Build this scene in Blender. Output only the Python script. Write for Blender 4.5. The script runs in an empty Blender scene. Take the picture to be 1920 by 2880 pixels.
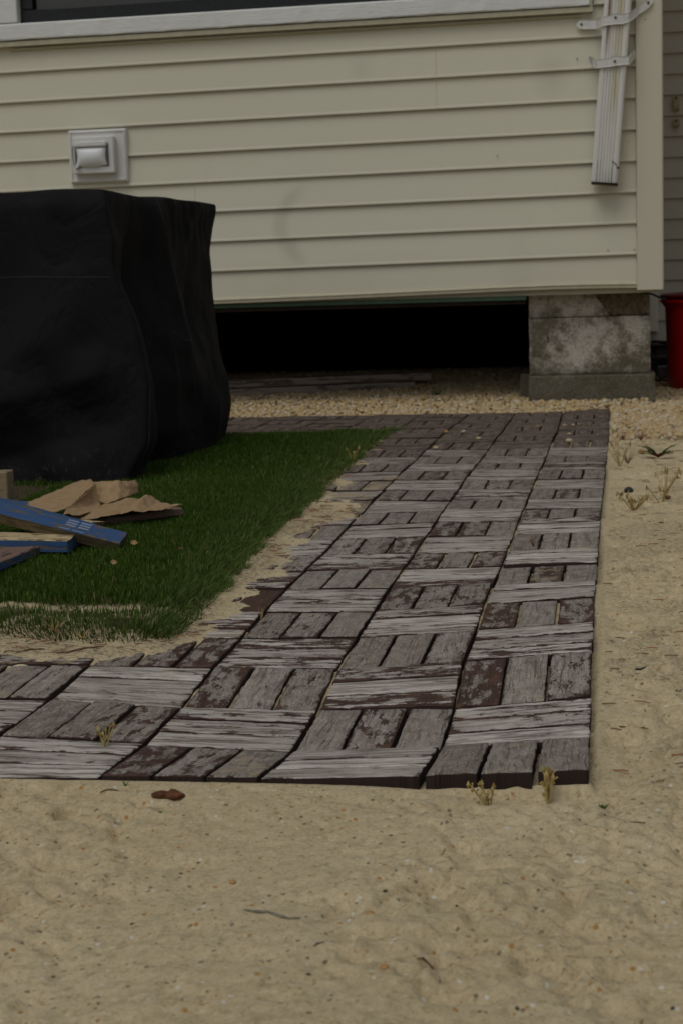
import bpy, math, random
import numpy as np
from mathutils import Vector, Matrix
R = math.radians
random.seed(7)
rng = np.random.default_rng(11)
scene = bpy.context.scene
col = scene.collection

# ------------------------------------------------------------------ camera
def make_camera():
    yaw, pitch, roll = -0.16353314, 0.13598501, -0.03035276
    cy, sy, cp, sp = math.cos(yaw), math.sin(yaw), math.cos(pitch), math.sin(pitch)
    F = Vector((sy*cp, cy*cp, -sp)); Rt = Vector((cy, -sy, 0)); U = Rt.cross(F)
    cr, sr = math.cos(roll), math.sin(roll)
    R2 = cr*Rt + sr*U; U2 = -sr*Rt + cr*U
    m = Matrix((R2, U2, -F)).transposed().to_4x4()
    m.translation = Vector((0.02952, -1.49730, 0.44745))
    cd = bpy.data.cameras.new('camera')
    cam = bpy.data.objects.new('camera', cd)
    cam.matrix_world = m
    cd.sensor_fit = 'VERTICAL'; cd.sensor_height = 36.0; cd.sensor_width = 24.0
    cd.lens = 60.0
    cd.clip_start = 0.02; cd.clip_end = 500
    cd.dof.use_dof = True; cd.dof.focus_distance = 2.15; cd.dof.aperture_fstop = 17.0
    col.objects.link(cam); scene.camera = cam
make_camera()

# ------------------------------------------------------------------ light
SUN_EL, SUN_AZ = 60.0, 205.0        # azimuth clockwise from +Y : light comes from behind and left of the camera
def make_light():
    w = bpy.data.worlds.new('World'); scene.world = w; w.use_nodes = True
    nt = w.node_tree; nt.nodes.clear()
    sky = nt.nodes.new('ShaderNodeTexSky'); sky.sky_type = 'NISHITA'; sky.sun_disc = False
    sky.sun_elevation = R(SUN_EL); sky.sun_rotation = R(SUN_AZ)
    sky.air_density = 1.0; sky.dust_density = 4.0; sky.ozone_density = 1.0
    hs = nt.nodes.new('ShaderNodeHueSaturation'); hs.inputs['Saturation'].default_value = 0.22
    bg = nt.nodes.new('ShaderNodeBackground'); bg.inputs['Strength'].default_value = 0.11
    out = nt.nodes.new('ShaderNodeOutputWorld')
    nt.links.new(sky.outputs[0], hs.inputs['Color']); nt.links.new(hs.outputs[0], bg.inputs['Color'])
    nt.links.new(bg.outputs[0], out.inputs['Surface'])
    sd = bpy.data.lights.new('sun', 'SUN'); sd.energy = 0.9; sd.angle = R(35); sd.color = (1.0, 0.96, 0.89)
    so = bpy.data.objects.new('sun', sd); col.objects.link(so)
    az = R(SUN_AZ); el = R(SUN_EL)
    d = Vector((math.sin(az)*math.cos(el), math.cos(az)*math.cos(el), math.sin(el)))
    so.rotation_euler = d.to_track_quat('Z', 'Y').to_euler(); so.location = d*20
make_light()
scene.view_settings.view_transform = 'Standard'; scene.view_settings.look = 'None'
scene.view_settings.gamma = 1.0; scene.view_settings.use_curve_mapping = False
scene.view_settings.exposure = -0.92
scene.render.engine = 'CYCLES'
scene.render.resolution_x = 682; scene.render.resolution_y = 1024

# ------------------------------------------------------------------ helpers
def tag(o, label=None, cat=None, group=None, kind=None):
    if label: o['label'] = label
    if cat: o['category'] = cat
    if group: o['group'] = group
    if kind: o['kind'] = kind
    return o

def empty(name, loc=(0, 0, 0), rot=(0, 0, 0)):
    o = bpy.data.objects.new(name, None); col.objects.link(o)
    o.location = loc; o.rotation_euler = rot; o.empty_display_size = 0.1
    return o

def link(name, me, mat=None, parent=None, loc=None, smooth=False):
    o = bpy.data.objects.new(name, me); col.objects.link(o)
    if mat is not None:
        for m in (mat if isinstance(mat, (list, tuple)) else [mat]): me.materials.append(m)
    if parent is not None: o.parent = parent
    if loc is not None: o.location = loc
    if smooth: me.polygons.foreach_set('use_smooth', [True]*len(me.polygons))
    return o

def npmesh(name, V, faces_list):
    """V (n,3); faces_list = list of int arrays (m,3) or (m,4)."""
    me = bpy.data.meshes.new(name)
    V = np.ascontiguousarray(V, dtype=np.float32)
    me.vertices.add(len(V)); me.vertices.foreach_set('co', V.ravel())
    li = np.concatenate([f.ravel() for f in faces_list]).astype(np.int32)
    tot = np.concatenate([np.full(len(f), f.shape[1], dtype=np.int32) for f in faces_list])
    st = np.concatenate([[0], np.cumsum(tot)[:-1]]).astype(np.int32)
    me.loops.add(len(li)); me.loops.foreach_set('vertex_index', li)
    me.polygons.add(len(tot)); me.polygons.foreach_set('loop_start', st); me.polygons.foreach_set('loop_total', tot)
    me.update(calc_edges=True); me.validate()
    return me

class MB:
    """collects shapes and builds ONE mesh object"""
    def __init__(s): s.v = []; s.f = []
    def add(s, V, Fc):
        b = len(s.v); s.v += [tuple(p) for p in V]; s.f += [tuple(i+b for i in f) for f in Fc]; return s
    def box(s, x0, x1, y0, y1, z0, z1, bev=0.0, slope=0.0):
        """slope: z rises with x (used for the slightly out-of-level house)"""
        b = min(bev, (x1-x0)/2.1, (y1-y0)/2.1, (z1-z0)/2.1)
        if b <= 0:
            V = [(x, y, z) for z in (z0, z1) for y in (y0, y1) for x in (x0, x1)]
            Fc = [(0,2,3,1),(4,5,7,6),(0,1,5,4),(2,6,7,3),(0,4,6,2),(1,3,7,5)]
        else:
            V = []; idx = {}
            for ix, X in enumerate((x0, x1)):
                for iy, Yy in enumerate((y0, y1)):
                    for iz, Zz in enumerate((z0, z1)):
                        sx = b if ix == 0 else -b; sy_ = b if iy == 0 else -b; sz = b if iz == 0 else -b
                        for a, p in (('x', (X, Yy+sy_, Zz+sz)), ('y', (X+sx, Yy, Zz+sz)), ('z', (X+sx, Yy+sy_, Zz))):
                            idx[(ix, iy, iz, a)] = len(V); V.append(p)
            g = lambda a, l: tuple(idx[(i, j, k, a)] for i, j, k in l)
            Fc = [g('x', [(0,0,0),(0,0,1),(0,1,1),(0,1,0)]), g('x', [(1,0,0),(1,1,0),(1,1,1),(1,0,1)]),
                  g('y', [(0,0,0),(1,0,0),(1,0,1),(0,0,1)]), g('y', [(0,1,0),(0,1,1),(1,1,1),(1,1,0)]),
                  g('z', [(0,0,0),(0,1,0),(1,1,0),(1,0,0)]), g('z', [(0,0,1),(1,0,1),(1,1,1),(0,1,1)])]
            def q(*a): Fc.append(tuple(idx[k] for k in a))
            for i in (0, 1):
                for j in (0, 1):
                    q((i,j,0,'x'),(i,j,1,'x'),(i,j,1,'y'),(i,j,0,'y'))
                    q((i,0,j,'x'),(i,1,j,'x'),(i,1,j,'z'),(i,0,j,'z'))
                    q((0,i,j,'y'),(1,i,j,'y'),(1,i,j,'z'),(0,i,j,'z'))
                    for k in (0, 1): q((i,j,k,'x'),(i,j,k,'y'),(i,j,k,'z'))
        if slope: V = [(x, y, z+slope*x) for x, y, z in V]
        return s.add(V, Fc)
    def hexa(s, P):
        """P: 8 points, 0-3 bottom ring, 4-7 top ring"""
        return s.add(P, [(3,2,1,0),(4,5,6,7),(0,1,5,4),(1,2,6,5),(2,3,7,6),(3,0,4,7)])
    def tube(s, pts, rad, n=6):
        pts = [Vector(p) for p in pts]; rads = rad if isinstance(rad, (list, tuple)) else [rad]*len(pts)
        V = []; Fc = []
        for i, p in enumerate(pts):
            t = (pts[min(i+1, len(pts)-1)] - pts[max(i-1, 0)]).normalized()
            a = t.orthogonal().normalized() if abs(t.z) > .95 else t.cross(Vector((0, 0, 1))).normalized()
            b = t.cross(a)
            for k in range(n):
                an = 2*math.pi*k/n; V.append(p + (a*math.cos(an)+b*math.sin(an))*rads[i])
        for i in range(len(pts)-1):
            for k in range(n): Fc.append((i*n+k, i*n+(k+1) % n, (i+1)*n+(k+1) % n, (i+1)*n+k))
        Fc.append(tuple(range(n))[::-1]); Fc.append(tuple(range((len(pts)-1)*n, len(pts)*n)))
        return s.add(V, Fc)
    def grid(s, G, thick=0.0):
        """G: rows of points -> sheet; thick>0 gives it a back"""
        r, c = len(G), len(G[0]); V = [tuple(p) for row in G for p in row]
        Fc = [(i*c+j, i*c+j+1, (i+1)*c+j+1, (i+1)*c+j) for i in range(r-1) for j in range(c-1)]
        return s.add(V, Fc)
    def extrude(s, prof, x0, x1, slope=0.0):
        """prof: closed list of (y,z), extruded along x"""
        n = len(prof)
        V = [(x0, y, z+slope*x0) for y, z in prof] + [(x1, y, z+slope*x1) for y, z in prof]
        Fc = [(k, (k+1) % n, n+(k+1) % n, n+k) for k in range(n)] + [tuple(range(n))[::-1], tuple(range(n, 2*n))]
        return s.add(V, Fc)
    def build(s, name, mat, parent=None, smooth=False, loc=None, fix=True):
        me = bpy.data.meshes.new(name); me.from_pydata(s.v, [], s.f); me.update()
        if fix:
            import bmesh
            bm = bmesh.new(); bm.from_mesh(me); bmesh.ops.recalc_face_normals(bm, faces=bm.faces); bm.to_mesh(me); bm.free()
        return link(name, me, mat, parent, loc, smooth)

_perm = {}
def vnoise(x, y, scale, seed=0):
    """smooth value noise in 0..1, x,y arrays, scale = cell size in metres"""
    if seed not in _perm: _perm[seed] = np.random.default_rng(1000+seed).random((257, 257))
    T = _perm[seed]
    u = np.asarray(x)/scale + 1000.3; v = np.asarray(y)/scale + 1000.7
    iu = np.floor(u).astype(int); iv = np.floor(v).astype(int); fu = u-iu; fv = v-iv
    fu = fu*fu*(3-2*fu); fv = fv*fv*(3-2*fv)
    a = T[iu % 256, iv % 256]; b = T[(iu+1) % 256, iv % 256]; c = T[iu % 256, (iv+1) % 256]; d = T[(iu+1) % 256, (iv+1) % 256]
    return (a*(1-fu)+b*fu)*(1-fv) + (c*(1-fu)+d*fu)*fv
def fbm(x, y, scale, seed=0, octv=3):
    t = 0; a = 1; n = 0
    for k in range(octv):
        t = t + a*vnoise(x, y, scale/2**k, seed+k); n += a; a *= .5
    return t/n

# ------------------------------------------------------------------ materials
class NT:
    def __init__(s, name):
        s.m = bpy.data.materials.new(name); s.m.use_nodes = True; s.t = s.m.node_tree
        s.b = s.t.nodes['Principled BSDF']; s.out = s.t.nodes['Material Output']
    def n(s, typ, **kw):
        nd = s.t.nodes.new(typ)
        for k, v in kw.items():
            if hasattr(nd, k) and k not in ('Scale',): setattr(nd, k, v)
        return nd
    def l(s, a, b): s.t.links.new(a, b)
    def val(s, sock, v):
        if hasattr(v, 'is_linked') or isinstance(v, bpy.types.NodeSocket): s.l(v, sock)
        else: sock.default_value = v
    def coord(s, kind='Object'): return s.n('ShaderNodeTexCoord').outputs[kind]
    def pos(s): return s.n('ShaderNodeNewGeometry').outputs['Position']
    def mapping(s, vec, scale=(1, 1, 1), loc=(0, 0, 0), rot=(0, 0, 0)):
        m = s.n('ShaderNodeMapping'); s.l(vec, m.inputs['Vector']); m.inputs['Scale'].default_value = scale
        m.inputs['Rotation'].default_value = rot
        s.val(m.inputs['Location'], loc); return m.outputs[0]
    def noise(s, vec, scale=5, detail=4, rough=.55, dist=0):
        nd = s.n('ShaderNodeTexNoise'); s.l(vec, nd.inputs['Vector'])
        nd.inputs['Scale'].default_value = scale; nd.inputs['Detail'].default_value = detail
        nd.inputs['Roughness'].default_value = rough; nd.inputs['Distortion'].default_value = dist
        return nd.outputs['Fac']
    def voro(s, vec, scale=5, feature='F1', out='Distance'):
        nd = s.n('ShaderNodeTexVoronoi', feature=feature); s.l(vec, nd.inputs['Vector']); nd.inputs['Scale'].default_value = scale
        return nd.outputs[out]
    def ramp(s, fac, stops, interp='LINEAR'):
        r = s.n('ShaderNodeValToRGB'); s.l(fac, r.inputs[0]); cr = r.color_ramp; cr.interpolation = interp
        while len(cr.elements) < len(stops): cr.elements.new(.5)
        for e, (p, c) in zip(cr.elements, stops):
            e.position = p; e.color = (c, c, c, 1) if not isinstance(c, (tuple, list)) else (*c, 1)
        return r.outputs[0]
    def rng(s, v, a, b, c=0., d=1.):
        m = s.n('ShaderNodeMapRange'); s.l(v, m.inputs[0])
        for i, q in zip((1, 2, 3, 4), (a, b, c, d)): s.val(m.inputs[i], q)
        return m.outputs[0]
    def math(s, op, a, b=0.0, c=0.0, clamp=False):
        m = s.n('ShaderNodeMath', operation=op); m.use_clamp = clamp
        s.val(m.inputs[0], a); s.val(m.inputs[1], b); s.val(m.inputs[2], c); return m.outputs[0]
    def mix(s, fac, a, b, mode='MIX'):
        m = s.n('ShaderNodeMix', data_type='RGBA', blend_type=mode)
        s.val(m.inputs['Factor'], fac)
        for k, v in ((6, a), (7, b)):
            if isinstance(v, (tuple, list)): m.inputs[k].default_value = (*v, 1)
            else: s.l(v, m.inputs[k])
        return m.outputs[2]
    def bump(s, h, strength=.3, dist=.002, normal=None):
        b = s.n('ShaderNodeBump'); s.l(h, b.inputs['Height']); b.inputs['Strength'].default_value = strength
        b.inputs['Distance'].default_value = dist
        if normal is not None: s.l(normal, b.inputs['Normal'])
        return b.outputs[0]
    def done(s, color=None, rough=.7, normal=None, spec=.3, metal=0.0):
        if color is not None:
            if isinstance(color, (tuple, list)): s.b.inputs['Base Color'].default_value = (*color, 1)
            else: s.l(color, s.b.inputs['Base Color'])
        s.val(s.b.inputs['Roughness'], rough)
        if normal is not None: s.l(normal, s.b.inputs['Normal'])
        s.b.inputs['Specular IOR Level'].default_value = spec; s.b.inputs['Metallic'].default_value = metal
        return s.m
M = {}
def plain(name, c, rough=.6, var=.15, scale=30, bump=.15, bd=.001, spec=.3, metal=0):
    t = NT(name); v = t.coord('Object'); n = t.noise(v, scale, 5, .6)
    k = t.rng(n, .3, .7, 1-var, 1+var)
    cc = t.mix(1.0, c, k, 'MULTIPLY')
    M[name] = t.done(cc, rough, t.bump(n, bump, bd), spec, metal); return M[name]

def m_sand():
    t = NT('sand'); p = t.pos()
    big = t.noise(p, 3.5, 3, .5); mid = t.noise(p, 40, 4, .6); fine = t.noise(p, 260, 4, .8)
    c = t.mix(t.rng(big, .3, .7), (.540, .440, .260), (.635, .530, .332))
    c = t.mix(t.rng(mid, .42, .30, 0, .42), c, (.38, .305, .185))
    c = t.mix(t.rng(fine, .45, .30, 0, .75), c, (.26, .19, .105))
    c = t.mix(t.rng(fine, .54, .68, 0, .6), c, (.74, .68, .53))
    crumb = t.noise(p, 120, 6, .85)
    c = t.mix(t.rng(crumb, .475, .37, 0, .60), c, (.27, .20, .105))
    c = t.mix(t.rng(crumb, .54, .66, 0, .45), c, (.72, .64, .46))
    # coloured coarse grains
    dv = t.n('ShaderNodeVectorMath', operation='MULTIPLY_ADD'); nz = t.n('ShaderNodeTexNoise'); t.l(p, nz.inputs['Vector']); nz.inputs['Scale'].default_value = 350; t.l(nz.outputs['Color'], dv.inputs[0]); dv.inputs[1].default_value = (.003, .003, .003); t.l(p, dv.inputs[2])
    v2 = t.n('ShaderNodeTexVoronoi'); t.l(dv.outputs[0], v2.inputs['Vector']); v2.inputs['Scale'].default_value = 190
    sep = t.n('ShaderNodeSeparateColor'); t.l(v2.outputs['Color'], sep.inputs[0])
    core = t.math('LESS_THAN', v2.outputs['Distance'], .36)
    dark = t.math('MULTIPLY', core, t.math('GREATER_THAN', sep.outputs[0], .955))
    oran = t.math('MULTIPLY', core, t.math('GREATER_THAN', sep.outputs[1], .955))
    pale = t.math('MULTIPLY', core, t.math('GREATER_THAN', sep.outputs[2], .975))
    c = t.mix(t.math('MULTIPLY', dark, .8), c, (.16, .12, .08)); c = t.mix(oran, c, (.42, .23, .07)); c = t.mix(pale, c, (.68, .65, .56))
    at = t.n('ShaderNodeAttribute'); at.attribute_name = 'zone'
    sp = t.n('ShaderNodeSeparateColor'); t.l(at.outputs['Color'], sp.inputs[0])
    litter = t.noise(t.mapping(p, (150, 420, 100)), 1, 3, .6)
    lit = t.math('MULTIPLY', sp.outputs[2], t.rng(litter, .50, .62))
    c = t.mix(t.math('MULTIPLY', sp.outputs[2], .22), c, (.20, .15, .09))
    c = t.mix(lit, c, (.085, .058, .036))
    soil = t.mix(fine, (.045, .034, .02), (.10, .08, .05))
    c = t.mix(sp.outputs[0], c, soil)
    grv = t.mix(t.voro(p, 60), (.30, .2, .10), (.08, .055, .03))
    c = t.mix(sp.outputs[1], c, grv)
    h = t.math('ADD', t.math('ADD', t.math('MULTIPLY', mid, .6), t.math('MULTIPLY', crumb, .6)), t.math('MULTIPLY', fine, .3))
    M['sand'] = t.done(c, .95, t.bump(h, .9, .0032), .15)
m_sand()

def m_plank():
    t = NT('weathered_wood')
    oi = t.n('ShaderNodeObjectInfo'); sc = t.n('ShaderNodeSeparateColor'); t.l(oi.outputs['Color'], sc.inputs[0])
    wear, stripe, damp = sc.outputs; dust = oi.outputs['Alpha']; rnd = oi.outputs['Random']
    uv = t.n('ShaderNodeUVMap'); uv.uv_map = 'grain'; g = uv.outputs[0]      # metres along / across the grain, own offset per plank
    edge = t.n('ShaderNodeAttribute'); edge.attribute_name = 'edge'; e = edge.outputs['Fac']
    warp = t.noise(t.mapping(g, (14, 30, 1)), 1, 3, .5)
    gw = t.n('ShaderNodeVectorMath', operation='ADD'); t.l(g, gw.inputs[0])
    cmb = t.n('ShaderNodeCombineXYZ'); t.l(t.math('MULTIPLY', warp, .010), cmb.inputs[1]); t.l(cmb.outputs[0], gw.inputs[1]); g2 = gw.outputs[0]
    fib = t.noise(t.mapping(g2, (45, 620, 1)), 1, 4, .7)
    broad = t.noise(t.mapping(g2, (9, 110, 1)), 1, 4, .6)
    crk = t.noise(t.mapping(g2, (7, 125, 1), (3.1, 7.7, 0)), 1, 2, .5)
    crack = t.rng(t.math('ABSOLUTE', t.math('SUBTRACT', crk, .5)), .0, .030, 1., 0.)       # thin lines along the grain
    crack = t.math('MULTIPLY', crack, t.rng(t.noise(t.mapping(g, (16, 60, 1), (1, 5, 0)), 1, 3, .6), .44, .56))
    patch = t.noise(t.mapping(g, (26, 60, 1), (9.3, 1.2, 0)), 1, 6, .66)
    mott = t.noise(t.mapping(g, (190, 330, 1)), 1, 6, .85)
    blot = t.noise(t.mapping(g, (45, 60, 1), (2, 2, 0)), 1, 4, .6)
    k = t.math('ADD', t.math('MULTIPLY', patch, .72), t.math('MULTIPLY', mott, .28))
    k = t.math('ADD', k, t.math('MULTIPLY', t.math('SUBTRACT', broad, .5), t.math('MULTIPLY', stripe, .30)))
    k = t.math('ADD', k, t.math('MULTIPLY', t.math('SUBTRACT', wear, .5), .50))
    k = t.math('SUBTRACT', k, t.rng(e, .0, .09, .085, 0.))
    paint = t.rng(k, .462, .492)
    # V pieces: mid grey, mottled ; H pieces: pale, hairlines; sheen by grain direction painted in
    grey = t.mix(t.rng(mott, .36, .64), (.088, .066, .050), (.510, .455, .398))
    grey = t.mix(t.rng(blot, .40, .60, 0, .60), grey, (.120, .098, .078))
    pale = t.mix(t.rng(broad, .38, .56), (.250, .208, .172), (.70, .645, .590))
    pale = t.mix(t.rng(fib, .45, .36, 0, .85), pale, (.11, .085, .068))
    pale = t.mix(t.rng(mott, .54, .66, 0, .5), pale, (.84, .80, .76))
    pale = t.mix(t.rng(blot, .56, .70, 0, .35), pale, (.42, .32, .235))
    white = t.mix(stripe, grey, pale)
    white = t.mix(t.rng(rnd, 0, 1, 0, .25), white, (.20, .165, .135))
    brown = t.mix(t.rng(mott, .3, .7), (.044, .025, .019), (.110, .064, .048))
    brown = t.mix(t.rng(blot, .52, .66, 0, .55), brown, (.17, .095, .058))
    c = t.mix(paint, brown, white)
    c = t.mix(t.math('MULTIPLY', crack, t.math('ADD', .45, t.math('MULTIPLY', stripe, .50))), c, (.028, .017, .013))
    wet = t.mix(t.rng(broad, .4, .6), (.044, .025, .018), (.110, .072, .054))
    wet = t.mix(t.rng(patch, .50, .60, 0, .6), wet, (.175, .135, .108))
    c = t.mix(t.math('MULTIPLY', damp, t.rng(blot, .3, .7, .72, 1.)), c, wet)
    # sand caught on the surface
    dn = t.noise(t.pos(), 26, 5, .7); thr = t.math('SUBTRACT', .72, t.math('MULTIPLY', dust, .40))
    dm = t.rng(dn, thr, t.math('ADD', thr, .10))
    c = t.mix(t.math('MULTIPLY', dm, .80), c, t.mix(mott, (.30, .235, .14), (.50, .42, .27)))
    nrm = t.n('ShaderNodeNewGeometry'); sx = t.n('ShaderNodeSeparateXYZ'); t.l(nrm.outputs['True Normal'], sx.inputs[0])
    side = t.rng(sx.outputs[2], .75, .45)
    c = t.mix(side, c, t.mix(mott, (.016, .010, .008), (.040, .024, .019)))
    h = t.math('ADD', t.math('MULTIPLY', fib, .35), t.math('MULTIPLY', crack, -.7))
    h = t.math('ADD', h, t.math('ADD', t.math('MULTIPLY', paint, .3), t.math('MULTIPLY', mott, .4)))
    M['plank'] = t.done(c, t.rng(damp, 0, 1, .85, .65), t.bump(h, .8, .0022), .2)
m_plank()

def m_siding(name, c0, tint=1.0):
    t = NT(name); p = t.pos()
    fine = t.noise(t.mapping(p, (9, 9, 420)), 1, 3, .5)
    st = t.noise(t.mapping(p, (1.6, 1, 2.2)), 1, 4, .55); st2 = t.noise(t.mapping(p, (5, 5, 3)), 1, 3, .5)
    c = t.mix(t.rng(st, .35, .7, 0, .10), c0, (c0[0]*.78, c0[1]*.78, c0[2]*.72))
    c = t.mix(t.rng(st2, .62, .78, 0, .13), c, (c0[0]*.6, c0[1]*.62, c0[2]*.62))
    c = t.mix(t.rng(fine, .3, .7, 0, .06), c, (c0[0]*.6, c0[1]*.6, c0[2]*.6))
    if name == 'siding':      # a faint grey arc and two smudges
        sx = t.n('ShaderNodeSeparateXYZ'); t.l(p, sx.inputs[0]); wob = t.math('MULTIPLY', t.math('SUBTRACT', st2, .5), .05)
        def dist(x, z, kz=1.0): return t.math('SQRT', t.math('ADD', t.math('POWER', t.math('SUBTRACT', sx.outputs[0], x), 2), t.math('POWER', t.math('MULTIPLY', t.math('SUBTRACT', sx.outputs[2], z), kz), 2)))
        arc = t.rng(t.math('ABSOLUTE', t.math('ADD', t.math('SUBTRACT', dist(-.965, .62), .125), wob)), .008, .034, 1, 0)
        arc = t.math('MULTIPLY', arc, t.rng(sx.outputs[0], -1.04, -.985, 1, 0))
        sm = t.math('ADD', t.rng(dist(-.184, 1.075, .8), 0, .075, 1, 0), t.rng(dist(-.80, 1.13), 0, .06, .6, 0))
        c = t.mix(t.math('MULTIPLY', t.math('ADD', arc, sm), .24, clamp=True), c, (.27, .26, .22))
        dirt = t.math('MULTIPLY', t.rng(t.math('ADD', sx.outputs[2], t.math('MULTIPLY', st, .2)), .62, .46), t.rng(st2, .3, .7, .1, .35))
        c = t.mix(dirt, c, (.36, .31, .22))
    M[name] = t.done(c, .62, t.bump(fine, .12, .001), .3)
m_siding('siding', (.665, .650, .520)); m_siding('siding_shaded', (.42, .392, .325)); m_siding('corner', (.63, .60, .48))  # second one is the same vinyl with its shade put into the colour

def m_concrete():
    t = NT('block_concrete'); p = t.pos(); oi = t.n('ShaderNodeObjectInfo'); sc = t.n('ShaderNodeSeparateColor'); t.l(oi.outputs['Color'], sc.inputs[0])
    grit = t.noise(p, 150, 6, .8); pit = t.voro(p, 190); st = t.noise(p, 11, 5, .62); st2 = t.noise(t.mapping(p, (22, 22, 14)), 1, 4, .6)
    st = t.noise(p, 13, 9, .72); c = t.mix(t.rng(st, .42, .56), (.20, .180, .130), (.54, .51, .44))
    c = t.mix(t.math('MULTIPLY', t.rng(st2, .50, .60, 0, .6), t.rng(t.noise(p, 90, 4, .7), .4, .6)), c, (.13, .112, .075))
    sz = t.n('ShaderNodeSeparateXYZ'); t.l(p, sz.inputs[0])
    low = t.rng(t.math('ADD', sz.outputs[2], t.math('MULTIPLY', t.math('SUBTRACT', st, .5), .35)), .20, .11)
    c = t.mix(t.math('MULTIPLY', low, .75), c, (.105, .092, .060))
    c = t.mix(t.math('MULTIPLY', sc.outputs[0], t.rng(st2, .2, .6, .95, .55)), c, (.105, .094, .064))
    c = t.mix(t.rng(grit, .47, .38, 0, .8), c, (.09, .075, .05)); c = t.mix(t.rng(grit, .56, .68, 0, .45), c, (.52, .50, .43))
    h = t.math('ADD', t.math('MULTIPLY', grit, .6), t.math('MULTIPLY', pit, .4))
    M['concrete'] = t.done(c, .95, t.bump(h, .8, .003), .15)
    t = NT('concrete_patch'); p = t.pos(); g = t.noise(p, 60, 6, .7)
    M['patch'] = t.done(t.mix(t.rng(g, .35, .65), (.09, .072, .045), (.27, .215, .14)), .95, t.bump(g, 1., .01), .15)
m_concrete()

def m_pebble():
    t = NT('pebble'); g = t.n('ShaderNodeNewGeometry'); r = g.outputs['Random Per Island']
    c = t.ramp(r, [(0, (.47, .29, .10)), (.2, (.60, .44, .19)), (.38, (.66, .52, .27)), (.55, (.52, .32, .11)), (.68, (.70, .60, .39)), (.8, (.42, .28, .12)), (.93, (.74, .69, .56)), (1, (.30, .19, .09))], 'LINEAR')
    n = t.noise(g.outputs['Position'], 180, 3, .6)
    c = t.mix(t.rng(n, .35, .6, .35, 0), c, (.22, .15, .075)); c = t.mix(.18, c, (.40, .37, .31))
    M['pebble'] = t.done(c, .7, t.bump(n, .3, .002), .3)
    t = NT('grit'); g = t.n('ShaderNodeNewGeometry'); r = g.outputs['Random Per Island']
    c = t.ramp(r, [(0, (.10, .075, .05)), (.12, (.20, .15, .095)), (.30, (.30, .235, .14)), (.55, (.40, .32, .20)), (.72, (.46, .29, .11)), (.745, (.55, .48, .34)), (.9, (.66, .63, .55)), (1, (.22, .08, .03))], 'CONSTANT')
    M['grit'] = t.done(c, .9, None, .2)
m_pebble()

def m_grass():
    t = NT('grass_blade'); g = t.n('ShaderNodeNewGeometry'); r = g.outputs['Random Per Island']
    at = t.n('ShaderNodeAttribute'); at.attribute_name = 'tip'
    c = t.ramp(r, [(0, (.024, .062, .004)), (.45, (.042, .102, .006)), (.78, (.068, .142, .012)), (.93, (.13, .20, .05)), (.955, (.26, .22, .09)), (1, (.38, .32, .16))])
    p = t.noise(g.outputs['Position'], 4, 3, .5)
    c = t.mix(t.rng(p, .35, .65, 0, .35), c, (.060, .095, .010))
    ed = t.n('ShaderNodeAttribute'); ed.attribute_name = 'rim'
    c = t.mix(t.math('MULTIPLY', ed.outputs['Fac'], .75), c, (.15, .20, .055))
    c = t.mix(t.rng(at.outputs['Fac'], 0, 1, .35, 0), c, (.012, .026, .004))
    t.b.inputs['Subsurface Weight'].default_value = 0.0
    M['grass'] = t.done(c, .7, None, .12)
    t = NT('weed_green'); g = t.n('ShaderNodeNewGeometry')
    c = t.ramp(g.outputs['Random Per Island'], [(0, (.03, .09, .015)), (.6, (.07, .17, .03)), (1, (.16, .24, .05))]); M['weed'] = t.done(c, .55, None, .3)
    t = NT('straw'); g = t.n('ShaderNodeNewGeometry')
    c = t.ramp(g.outputs['Random Per Island'], [(0, (.34, .24, .08)), (.4, (.48, .37, .15)), (.8, (.30, .26, .09)), (1, (.22, .11, .05))]); M['straw'] = t.done(c, .7, None, .2)
    t = NT('dead_stem'); g = t.n('ShaderNodeNewGeometry')
    c = t.ramp(g.outputs['Random Per Island'], [(0, (.10, .06, .035)), (.6, (.22, .13, .07)), (1, (.28, .10, .05))]); M['deadstem'] = t.done(c, .8, None, .2)
m_grass()

def m_cloth():
    t = NT('black_cover'); p = t.pos(); n = t.noise(p, 900, 3, .6); b = t.noise(p, 6, 4, .5); d = t.noise(p, 55, 5, .7)
    sx = t.n('ShaderNodeSeparateXYZ'); t.l(p, sx.inputs[0])
    c = t.mix(b, (.0056, .0056, .0070), (.0088, .0088, .0106))
    dust = t.math('MULTIPLY', t.rng(sx.outputs[2], .12, .03), t.rng(d, .56, .70))
    c = t.mix(t.math('MULTIPLY', dust, .5), c, (.12, .10, .08))
    rd = t.math('ABSOLUTE', t.math('SUBTRACT', t.noise(t.mapping(p, (7, 7, 5)), 1, 4, .55, .6), .5)); wr = t.rng(rd, 0, .10, 0, 1)
    nb = t.bump(wr, .28, .010); M['cover'] = t.done(c, .8, t.bump(n, .2, .001, nb), .16)
m_cloth()

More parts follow.
